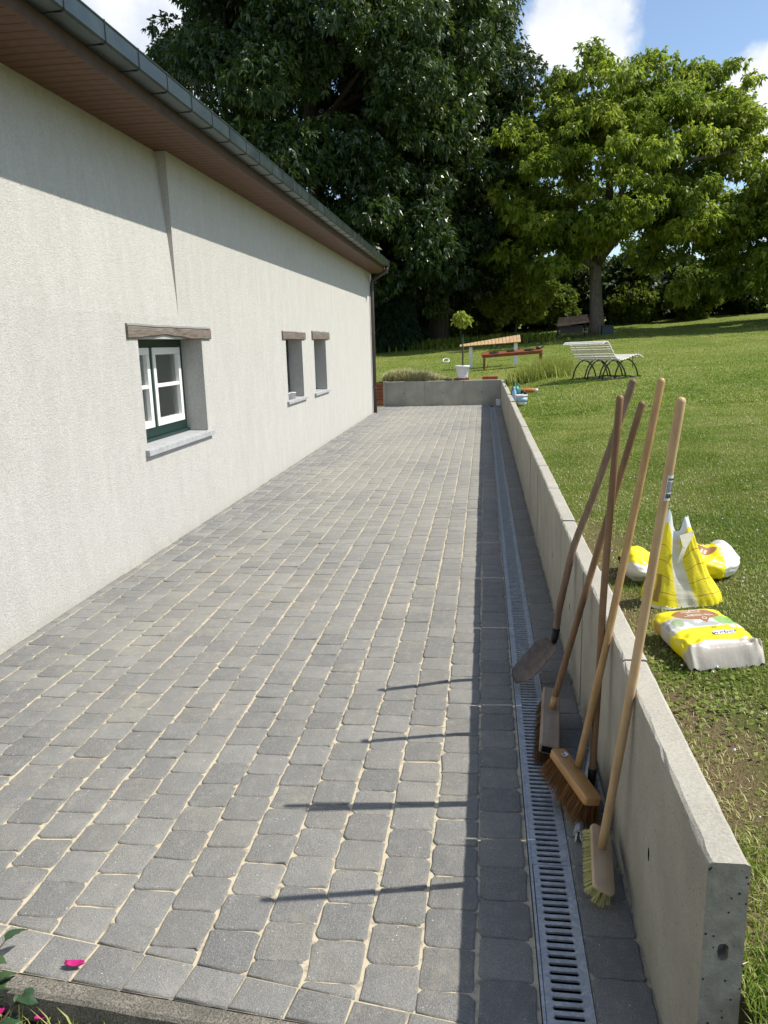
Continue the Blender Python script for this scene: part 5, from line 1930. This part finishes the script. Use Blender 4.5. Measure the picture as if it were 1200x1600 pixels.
for q in range(16):
    s_ = stems[q % 3]
    t = random.uniform(0.3, 1)
    b_ = Vector(s_[1]).lerp(Vector(s_[2]), t) if q % 2 else Vector(s_[0]).lerp(Vector(s_[1]), t)
    az = random.uniform(-1.2, 1.4)
    big_leaf(rose, b_, (math.cos(az), math.sin(az), random.uniform(-0.1, 0.5)), (-math.sin(az), math.cos(az), random.uniform(-0.3, 0.3)), random.uniform(0.045, 0.075), random.uniform(0.03, 0.048), LEAF_ROSE)


def petal(loc, rz, L, lab):
    vs, fs = [], []
    for i in range(7):
        t = i / 6
        hw = 0.012 * math.sin(math.pi * min(1, t * 0.9 + 0.06)) ** 0.7
        for u in (-1, -0.4, 0.4, 1):
            vs.append(((t - 0.5) * L, u * hw, 0.003 + abs(u) ** 2 * 0.010 + 0.006 * (t - 0.5) ** 2 * 4))
    for i in range(6):
        for u in range(3):
            a = i * 4 + u
            fs.append((a, a + 1, a + 5, a + 4))
    o = MB().add(vs, fs).build('petal', PINK, None, True)
    o.location = loc; o.rotation_euler = (0, 0, rz)
    sm_ = o.modifiers.new('thickness', 'SOLIDIFY'); sm_.thickness = 0.0008
    return tag(o, lab, 'petal', 'fallen pink petals')


petal((-1.115, 1.698, 0.001), 0.12, 0.055, 'magenta petal lying alone on a border paver')
petal((-1.155, 1.600, -0.072), 0.9, 0.05, 'magenta petal lying on dark soil below the kerb')
petal((-1.285, 1.590, -0.070), 0.4, 0.04, 'pink petal lying among the rose leaves at the corner')
# dry stalks and weeds in the bed
n = 700
bxs = RNG.uniform(-1.6, -0.2, n); bys = KRB(bxs) - 0.075 - np.abs(RNG.normal(0, 0.10, n))
base = np.stack([bxs, bys, np.full(n, -0.09)], 1)
o = blades('weeds', base, RNG.uniform(0.03, 0.09, n), RNG.uniform(0.003, 0.007, n), 1.1, BLADE, None, 'stuff', 0.75)
o['label'] = 'dry weeds and stalks in the flower bed'
o = MB().tube([(0.548, 1.55, 0.315), (0.57, 1.52, 0.325), (0.535, 1.47, 0.36), (0.50, 1.42, 0.39)], [0.0014, 0.0014, 0.0012, 0.0008], 6).build('straw_stalk', STRAW, None, True)
tag(o, 'bent dry straw stalk at the near end of the wall', 'stalk')

# ------------------------------------------------------------------ grass
# near lawn: blade density falls with distance, patchy
N = 270000
u = RNG.uniform(0, 1, N)
yy2 = 0.9 + 15.5 * u ** 1.75
xmax = 0.62 + yy2 * 0.37
xx2 = 0.525 + (xmax - 0.525 + 0.35) * RNG.uniform(0, 1, N)
pn = np.sin(xx2 * 3.1 + 1.3 * np.sin(yy2 * 2.3)) * np.sin(yy2 * 2.7 + 1.1 * np.sin(xx2 * 1.9)) + 0.6 * np.sin(xx2 * 7.3 + yy2 * 5.1) * np.sin(yy2 * 6.7 - xx2 * 3.3)
bare = (1 - smooth01((xx2 - 0.62 - 0.16 * pn) / 0.30)) * (1 - smooth01((yy2 - 4.0) / 3.0))
keep = RNG.uniform(0, 1, N) > np.clip(0.66 * bare + np.clip(pn - 0.55, 0, 0.4), 0, 0.85)
xx2, yy2, pn = xx2[keep], yy2[keep], pn[keep]
n = len(xx2)
base = np.stack([xx2, yy2, lawn_z(xx2, yy2) - 0.004], 1)
far_f = 1 + np.clip((yy2 - 3) / 8, 0, 1.6)
Lg = RNG.uniform(0.012, 0.028, n) * (1 + 0.35 * (pn < -0.4)) * (0.85 + 0.1 * far_f)
Wg = RNG.uniform(0.0022, 0.0042, n) * far_f
drymix = np.clip(RNG.normal(0.40, 0.20, n) + 0.30 * np.clip(pn, -1, 1) + 0.36 * bare[keep] + (RNG.uniform(0, 1, n) < 0.13) * 0.5, 0, 1)
gr = blades('grass', base, Lg, Wg, 0.85, BLADE, None, 'stuff', tone=drymix)
gr['label'] = 'short mown grass blades covering the lawn'
# low clover and broad weeds
N = 26000
yy3 = 1.2 + 11 * RNG.uniform(0, 1, N) ** 1.5
xx3 = 0.56 + (0.2 + yy3 * 0.40) * RNG.uniform(0, 1, N)
cl = np.sin(xx3 * 4.3 + yy3 * 1.7) + np.sin(yy3 * 3.1 - xx3 * 2.2) + RNG.normal(0, 0.5, N)
m_ = cl > 0.75
xx3, yy3 = xx3[m_], yy3[m_]
n = len(xx3)
p = np.stack([xx3, yy3, lawn_z(xx3, yy3) + RNG.uniform(0.006, 0.024, n)], 1)
az = RNG.uniform(0, 6.28, n)
d = unit(np.stack([np.cos(az), np.sin(az), RNG.uniform(-0.2, 0.5, n)], 1))
s = unit(np.cross(d, np.array([0, 0, 1.0]) + RNG.normal(0, 0.3, (n, 3))))
v, f = leaf_quads(p, d, s, RNG.uniform(0.012, 0.028, n), RNG.uniform(0.009, 0.018, n), 0.1)
o = link_mesh('clover', np_mesh('clover', v, f, np.repeat(np.clip(RNG.normal(0.35, 0.18, n), 0, 1), 4)), BLADE)
tag(o, 'clover and small broad weeds growing in the lawn', kind='stuff')
# white clover heads and daisies
N = 450
yy6 = 1.5 + 15 * RNG.uniform(0, 1, N) ** 1.2
xx6 = 0.7 + (0.1 + yy6 * 0.38) * RNG.uniform(0, 1, N)
p = np.stack([xx6, yy6, lawn_z(xx6, yy6) + RNG.uniform(0.018, 0.034, N)], 1)
vs_, fs_ = [], []
for q in range(N):
    r_ = random.uniform(0.003, 0.0065)
    b_ = len(vs_)
    for dx_, dy_, dz_ in ((r_, 0, 0), (0, r_, 0), (-r_, 0, 0), (0, -r_, 0), (0, 0, r_), (0, 0, -r_)):
        vs_.append((p[q][0] + dx_, p[q][1] + dy_, p[q][2] + dz_))
    for a in range(4):
        fs_ += [(b_ + a, b_ + (a + 1) % 4, b_ + 4), (b_ + (a + 1) % 4, b_ + a, b_ + 5)]
o = MB().add(vs_, fs_).build('clover_flowers', PLASTIC_WHITE)
tag(o, 'tiny white clover heads dotted over the lawn', kind='stuff')
# mid and far lawn tufts
N = 90000
yy4 = 12 + 33 * RNG.uniform(0, 1, N) ** 1.4
xx4 = RNG.uniform(-0.16, 0.40, N) * yy4 + 0.4
okm = ((xx4 > 0.55) | (yy4 > 21.3))
xx4, yy4 = xx4[okm], yy4[okm]
n = len(xx4)
base = np.stack([xx4, yy4, lawn_z(xx4, yy4) - 0.01], 1)
pn = np.sin(xx4 * 1.1 + np.sin(yy4 * 0.7)) * np.sin(yy4 * 0.9 + 1.1 * np.sin(xx4 * 0.6))
o = blades('grass', base, RNG.uniform(0.03, 0.06, n), RNG.uniform(0.010, 0.022, n), 0.9, BLADE, None, 'stuff', tone=np.clip(RNG.normal(0.45, 0.2, n) + 0.2 * pn, 0, 1))
o['label'] = 'mown grass of the far lawn'
# taller weeds at the far left edge of the lawn
N = 7000
xx5 = RNG.uniform(-9, 3.0, N); yy5 = RNG.normal(36.5, 0.7, N) - 0.25 * xx5
base = np.stack([xx5, yy5, lawn_z(xx5, yy5) - 0.02], 1)
o = blades('undergrowth', base, RNG.uniform(0.15, 0.5, N), RNG.uniform(0.03, 0.07, N), 0.6, LEAF_SHRUB, None, 'stuff')
o['label'] = 'low weeds along the shaded far edge of the lawn'

# ------------------------------------------------------------------ trees


def trunk_mesh(parent, pts, rads, name='trunk'):
    return MB().tube(pts, rads, 12).build(name, BARK_PALE if parent.name.startswith('walnut') else BARK, parent, True)


def rosettes(name, P, out, K, L, W, mat, parent, spread=1.0, droop=0.45, hang=0.5, tone=None):
    """each point carries a hand of K leaflets fanned around a drooping direction"""
    n = len(P)
    ax = unit(out * 0.7 + rand_dirs(n) * 0.55 + np.array([0, 0, -hang]))
    e1 = unit(np.cross(ax, rand_dirs(n)))
    e2 = np.cross(ax, e1)
    vs, tn = [], []
    if tone is None:
        tone = np.clip(RNG.normal(0.45, 0.2, n), 0, 1)
    for q in range(K):
        a = (q - (K - 1) / 2) / max(1, K - 1) * 2.2 * spread
        jit_ = RNG.normal(0, 0.42, n)
        d = unit(ax * np.cos(a + jit_)[:, None] + e1 * np.sin(a + jit_)[:, None] + e2 * RNG.normal(0, 0.5, n)[:, None])
        s = unit(np.cross(d, e2 + RNG.normal(0, 0.3, (n, 3))))
        Ls = L * RNG.uniform(0.7, 1.25, n) * (1 - 0.25 * abs(a) / 1.2); Ws = W * RNG.uniform(0.75, 1.25, n)
        v, _ = leaf_quads(P, d, s, Ls, Ws, droop * 0.5, 0.18)
        vs.append(v)
        tn.append(np.repeat(np.clip(tone + RNG.normal(0, 0.08, n), 0, 1), 4))
    v = np.concatenate(vs); f = np.arange(len(v)).reshape(-1, 4)
    return link_mesh(name, np_mesh(name, v, f, np.concatenate(tn)), mat, parent)


def crown_points(cl_c, cl_r, n, shell=0.5, flat=1.0):
    cl_c = np.asarray(cl_c); cl_r = np.asarray(cl_r)
    w_ = cl_r ** 2; w_ = w_ / w_.sum()
    ci = RNG.choice(len(cl_c), n, p=w_)
    d = rand_dirs(n)
    r = shell + (1 - shell) * RNG.uniform(0, 1, n) ** 0.7
    P = cl_c[ci] + d * (cl_r[ci] * r)[:, None] * np.array([1, 1, flat])
    return P, d, ci


def bough_clumps(center, rad, n, rmin, rmax, low=-0.8, inner=0.35):
    """clump centres through an ellipsoid, biased to the outside"""
    c = np.array(center); rd = np.array(rad)
    d = rand_dirs(n * 3)
    d = d[d[:, 2] > low][:n]
    r = inner + (1 - inner) * RNG.uniform(0, 1, len(d)) ** 0.45
    P = c + d * rd * r[:, None]
    return P, RNG.uniform(rmin, rmax, len(d))


# tall dark trees on the left
def dark_tree(x, y, rx_, ry_, zlo, zhi, label, n_cl, n_leaf, seed):
    g0 = gz(x, y)
    t = empty('tall_dark_tree', (x, y, g0), label, 'tree', 'tall dark trees behind the house')
    h = zhi - g0
    pts = [(0, 0, -0.3), (0.1, 0, h * 0.2), (-0.1, 0.1, h * 0.5), (0.1, 0, h * 0.85)]
    trunk_mesh(t, pts, [0.5, 0.42, 0.28, 0.08])
    zc = (zlo + zhi) / 2 - g0
    for q in range(9):
        a = random.uniform(0, 6.28); zb = h * random.uniform(0.34, 0.7)
        e = Vector((math.cos(a) * rx_ * 0.6, math.sin(a) * ry_ * 0.6, zb + random.uniform(0.5, 3)))
        trunk_mesh(t, [(0, 0, zb), e * 0.5 + Vector((0, 0, zb * 0.5 + 0.4)), e], [0.2, 0.12, 0.04], 'limb')
    P, rc = bough_clumps((0, 0, zc), (rx_, ry_, (zhi - zlo) / 2), n_cl, 0.8, 1.7, -0.95, 0.32)
    pts_, out_, ci = crown_points(P, rc, n_leaf, 0.45, 0.6)
    tone_c = np.clip(RNG.normal(0.45, 0.2, len(P)), 0, 1)
    rosettes('crown', pts_, out_, 5, 0.27, 0.094, LEAF_DARK, t, 1.0, 0.6, 0.55, np.clip(tone_c[ci] + RNG.normal(0, 0.12, len(ci)), 0, 1))
    return t


dark_tree(-7.3, 35.5, 6.9, 6.0, 1.9, 24, 'tall dark glossy tree rising straight behind the house roof', 330, 72000, 1)
dark_tree(-2.2, 39.5, 3.7, 4.5, 2.2, 24, 'tall dark tree left of the walnut, right half of the dark mass', 260, 50000, 2)

# walnut
wx, wy = 5.15, 38.0
wz = gz(wx, wy)
wal = empty('walnut_tree', (wx, wy, wz), 'broad sunlit walnut tree with spreading branches on the lawn', 'tree')
trunk_mesh(wal, [(0.0, 0, -0.3), (0.02, 0, 0.6), (-0.05, 0, 1.6), (-0.1, 0, 2.6), (-0.05, 0, 3.4)], [0.42, 0.33, 0.28, 0.26, 0.22])
limbs = [
    [(-0.05, 0, 3.1), (0.9, -0.3, 4.3), (1.8, -0.5, 4.6), (3.2, -0.8, 4.7), (5.0, -1.0, 4.9), (6.2, -1, 4.6)],
    [(0.0, 0, 3.3), (0.5, 0.2, 5.0), (1.5, 0.4, 7.4), (2.2, 0.5, 9.0), (2.5, 0.4, 10.0)],
    [(-0.05, 0, 3.2), (-0.5, 0.1, 5.0), (-1.2, 0, 7.2), (-1.6, -0.3, 9.0), (-1.5, -0.3, 10.4)],
    [(-0.1, 0, 2.9), (-1.2, -0.3, 3.8), (-2.4, -0.6, 4.2), (-3.8, -0.8, 4.4)],
    [(1.4, 0.3, 7.0), (2.8, 0, 8.2), (4.2, -0.4, 8.8), (5.2, -0.6, 8.9)],
    [(0.9, -0.3, 4.3), (2.0, -0.9, 6.0), (3.6, -1.5, 7.0), (5.4, -2.0, 7.2)],
    [(-1.0, 0, 6.6), (-2.3, -0.6, 7.4), (-3.6, -1.0, 7.6)],
    [(0, 0, 3.0), (0.4, -1.2, 4.4), (0.6, -2.6, 6.0), (0.9, -3.6, 7.2)],
    [(0.5, 0.2, 5.0), (0.2, -1.0, 7.2), (0.3, -1.6, 8.8), (0.4, -1.8, 9.8)],
]
for l in limbs:
    trunk_mesh(wal, l, [0.19 - 0.15 * q / (len(l) - 1) for q in range(len(l))], 'limb')
cl, rc = [], []
for l in limbs:       # clumps gather round the outer part of each limb
    for _ in range(20):
        t = random.uniform(0.35, 1.05)
        k_ = min(int(t * (len(l) - 1)), len(l) - 2)
        q = Vector(l[k_]).lerp(Vector(l[k_ + 1]), t * (len(l) - 1) - k_)
        cl.append((q.x + random.gauss(0, 0.9), q.y + random.gauss(0, 1.0), q.z + random.gauss(0.2, 0.8)))
        rc.append(random.uniform(0.5, 1.0))
P1, r1 = bough_clumps((0.8, -0.2, 6.2), (6.0, 5.0, 4.3), 140, 0.45, 1.0, -0.75, 0.66)
P2, r2 = bough_clumps((-0.5, 0, 9.2), (2.1, 2.2, 2.9), 34, 0.45, 0.9, -0.6, 0.5)
P3, r3 = bough_clumps((3.9, 0, 8.5), (2.3, 2.2, 2.9), 34, 0.45, 0.9, -0.6, 0.5)
P4, r4 = bough_clumps((4.6, -1, 3.4), (2.6, 2.0, 2.2), 40, 0.45, 0.9, -0.9, 0.4)
P5, r5 = bough_clumps((-2.6, -0.5, 4.2), (2.6, 2.0, 2.4), 44, 0.5, 0.95, -0.9, 0.4)
CC = np.concatenate([np.array(cl), P1, P2, P3, P4, P5]); RR = np.concatenate([np.array(rc), r1, r2, r3, r4, r5])
mk = (CC[:, 2] > 1.5) & (CC[:, 2] < 12.1)
CC, RR = CC[mk], RR[mk]
pts_, out_, ci = crown_points(CC, RR, 36000, 0.1, 0.55)
tc_ = np.clip(RNG.normal(0.48, 0.18, len(CC)), 0, 1)
rosettes('crown', pts_, out_, 5, 0.245, 0.092, LEAF_WALNUT, wal, 1.1, 0.6, 0.6, np.clip(tc_[ci] + RNG.normal(0, 0.22, len(ci)), 0, 1))

# tree at the right edge
rt = empty('edge_tree', (14.4, 35.5, gz(14.4, 35.5)), 'leafy tree reaching in at the right edge beyond the walnut', 'tree')
trunk_mesh(rt, [(0, 0, -0.3), (0.1, 0, 3.0), (0, 0, 7)], [0.32, 0.22, 0.06])
for q in range(7):
    a = random.uniform(0, 6.28)
    trunk_mesh(rt, [(0, 0, 2 + q * 0.5), (math.cos(a) * 1.8, math.sin(a) * 1.6, 3.4 + q * 0.6), (math.cos(a) * 3.4, math.sin(a) * 3, 4.2 + q * 0.7)], [0.12, 0.08, 0.03], 'limb')
P1, r1 = bough_clumps((0, 0, 4.4), (4.4, 3.8, 4.3), 140, 0.5, 1.1, -0.9, 0.45)
pts_, out_, ci = crown_points(P1, r1, 15000, 0.1, 0.55)
rosettes('crown', pts_, out_, 5, 0.25, 0.092, LEAF_WALNUT, rt, 1.1, 0.6, 0.6, np.clip(RNG.normal(0.42, 0.2, len(ci)), 0, 1))

# shrubs and the dark belt of trees behind
sx_, sy_ = 1.55, 41.0
shr = empty('round_shrub', (sx_, sy_, gz(sx_, sy_)), 'yellow green round shrub in front of the dark hedge', 'shrub')
MB().tube([(0, 0, -0.2), (0.1, 0, 1.0)], [0.09, 0.05], 8).build('trunk', BARK, shr)
P1, r1 = bough_clumps((0, 0, 1.75), (1.6, 1.3, 1.35), 60, 0.3, 0.55, -0.8, 0.5)
pts_, out_, ci = crown_points(P1, r1, 9000, 0.3, 0.8)
rosettes('crown', pts_, out_, 4, 0.15, 0.07, LEAF_YELLOW, shr, 1.0, 0.4, 0.2)

fx, fy = -4.45, 37.5
fir = empty('drooping_conifer', (fx, fy, gz(fx, fy)), 'dark drooping conifer just right of the house corner', 'tree')
MB().tube([(0, 0, -0.2), (0, 0, 4.3)], [0.14, 0.03], 8).build('trunk', BARK, fir)
n = 9000
tt = RNG.uniform(0, 1, n) ** 0.7
aa = RNG.uniform(0, 6.28, n)
rad_ = (1 - tt * 0.85) * 1.7 * RNG.uniform(0.45, 1.0, n) ** 0.6
pts_ = np.stack([np.cos(aa) * rad_, np.sin(aa) * rad_, 0.3 + tt * 4.0 - rad_ * 0.25], 1)
out_ = np.stack([np.cos(aa), np.sin(aa), np.zeros(n)], 1)
rosettes('crown', pts_, out_, 4, 0.34, 0.06, LEAF_FIR, fir, 0.7, 0.8, 0.8)

hedge_spots = []
xh = -16.0
while xh < 34:
    hedge_spots.append((xh + random.uniform(-0.4, 0.4), 46.0 + random.uniform(-0.8, 0.8) - 0.06 * xh, random.uniform(2.6, 3.9)))
    xh += 2.7
side_words = ['farthest left', 'second from the left', 'third from the left']
hl = []
for i, (xh, yh, hh) in enumerate(hedge_spots):
    ordn = ['first', 'second', 'third', 'fourth', 'fifth', 'sixth', 'seventh', 'eighth', 'ninth', 'tenth', 'eleventh', 'twelfth', 'thirteenth', 'fourteenth', 'fifteenth', 'sixteenth', 'seventeenth', 'eighteenth', 'nineteenth', 'twentieth'][i]
    o = empty('hedge_bush', (xh, yh, gz(xh, yh)), ordn + ' dark evergreen bush from the left in the shaded back hedge', 'bush', 'dark bushes along the back of the garden')
    hl.append(o)
    MB().tube([(0, 0, -0.2), (0.05, 0, hh * 0.6)], [0.16, 0.06], 8).build('trunk', BARK, o)
    P1, r1 = bough_clumps((0, 0, hh * 0.5), (1.75, 1.5, hh * 0.52), 46, 0.5, 0.9, -0.98, 0.35)
    pts_, out_, ci = crown_points(P1, r1, 1800, 0.2, 0.9)
    rosettes('crown', pts_, out_, 4, 0.32, 0.16, LEAF_HEDGE, o, 1.0, 0.4, 0.2)
us = [(-4.0, 41.6, 2.1, 'low leafy shrub in the shade left of the round shrub, by the conifer'), (-1.9, 42.4, 2.6, 'leafy shrub in the shade behind the potted tree'), (-0.3, 43.2, 2.2, 'leafy shrub in the shade close left of the round yellow green shrub'), (3.4, 43.4, 2.4, 'leafy shrub in the shade behind the swing seat'), (7.6, 43.2, 2.3, 'leafy shrub in the shade right of the walnut trunk'), (10.6, 42.6, 2.6, 'leafy shrub under the drooping right boughs of the walnut')]
for xq, yq, hq_, lab in us:
    o = empty('garden_shrub', (xq, yq, gz(xq, yq)), lab, 'shrub', 'shrubs in front of the back hedge')
    MB().tube([(0, 0, -0.2), (0.05, 0, hq_ * 0.6)], [0.06, 0.03], 8).build('trunk', BARK, o)
    P1, r1 = bough_clumps((0, 0, hq_ * 0.5), (1.2, 1.0, hq_ * 0.5), 40, 0.3, 0.55, -0.95, 0.4)
    pts_, out_, ci = crown_points(P1, r1, 3600, 0.2, 0.8)
    rosettes('crown', pts_, out_, 4, 0.2, 0.09, LEAF_SHRUB, o, 1.0, 0.4, 0.3, np.clip(RNG.normal(0.15, 0.15, len(ci)), 0, 1))
# second, deeper row closing the view to the horizon
bk_rows = []
xh = -24.0
while xh < 44:
    bk_rows.append((xh + random.uniform(-0.8, 0.8), 55 + random.uniform(-1, 1) - 0.04 * xh, random.uniform(2.6, 3.6)))
    xh += 4.2
n_b = 2600
allv, allt = [], []
for xh, yh, hh in bk_rows:
    g0 = gz(xh, yh)
    P1, r1 = bough_clumps((xh, yh, g0 + hh * 0.48), (2.8, 2.0, hh * 0.52), 40, 0.8, 1.3, -0.98, 0.3)
    pts_, out_, ci = crown_points(P1, r1, n_b, 0.2, 0.9)
    d = unit(out_ + rand_dirs(n_b) * 0.8)
    s = unit(np.cross(d, rand_dirs(n_b)))
    v, _ = leaf_quads(pts_, d, s, RNG.uniform(0.4, 0.8, n_b), RNG.uniform(0.25, 0.45, n_b), 0.2)
    allv.append(v); allt.append(np.repeat(RNG.uniform(0, 1, n_b), 4))
v = np.concatenate(allv)
o = link_mesh('woods', np_mesh('woods', v, np.arange(len(v)).reshape(-1, 4), np.concatenate(allt)), LEAF_HEDGE)
tag(o, 'far dark woods closing the back of the garden', kind='stuff')
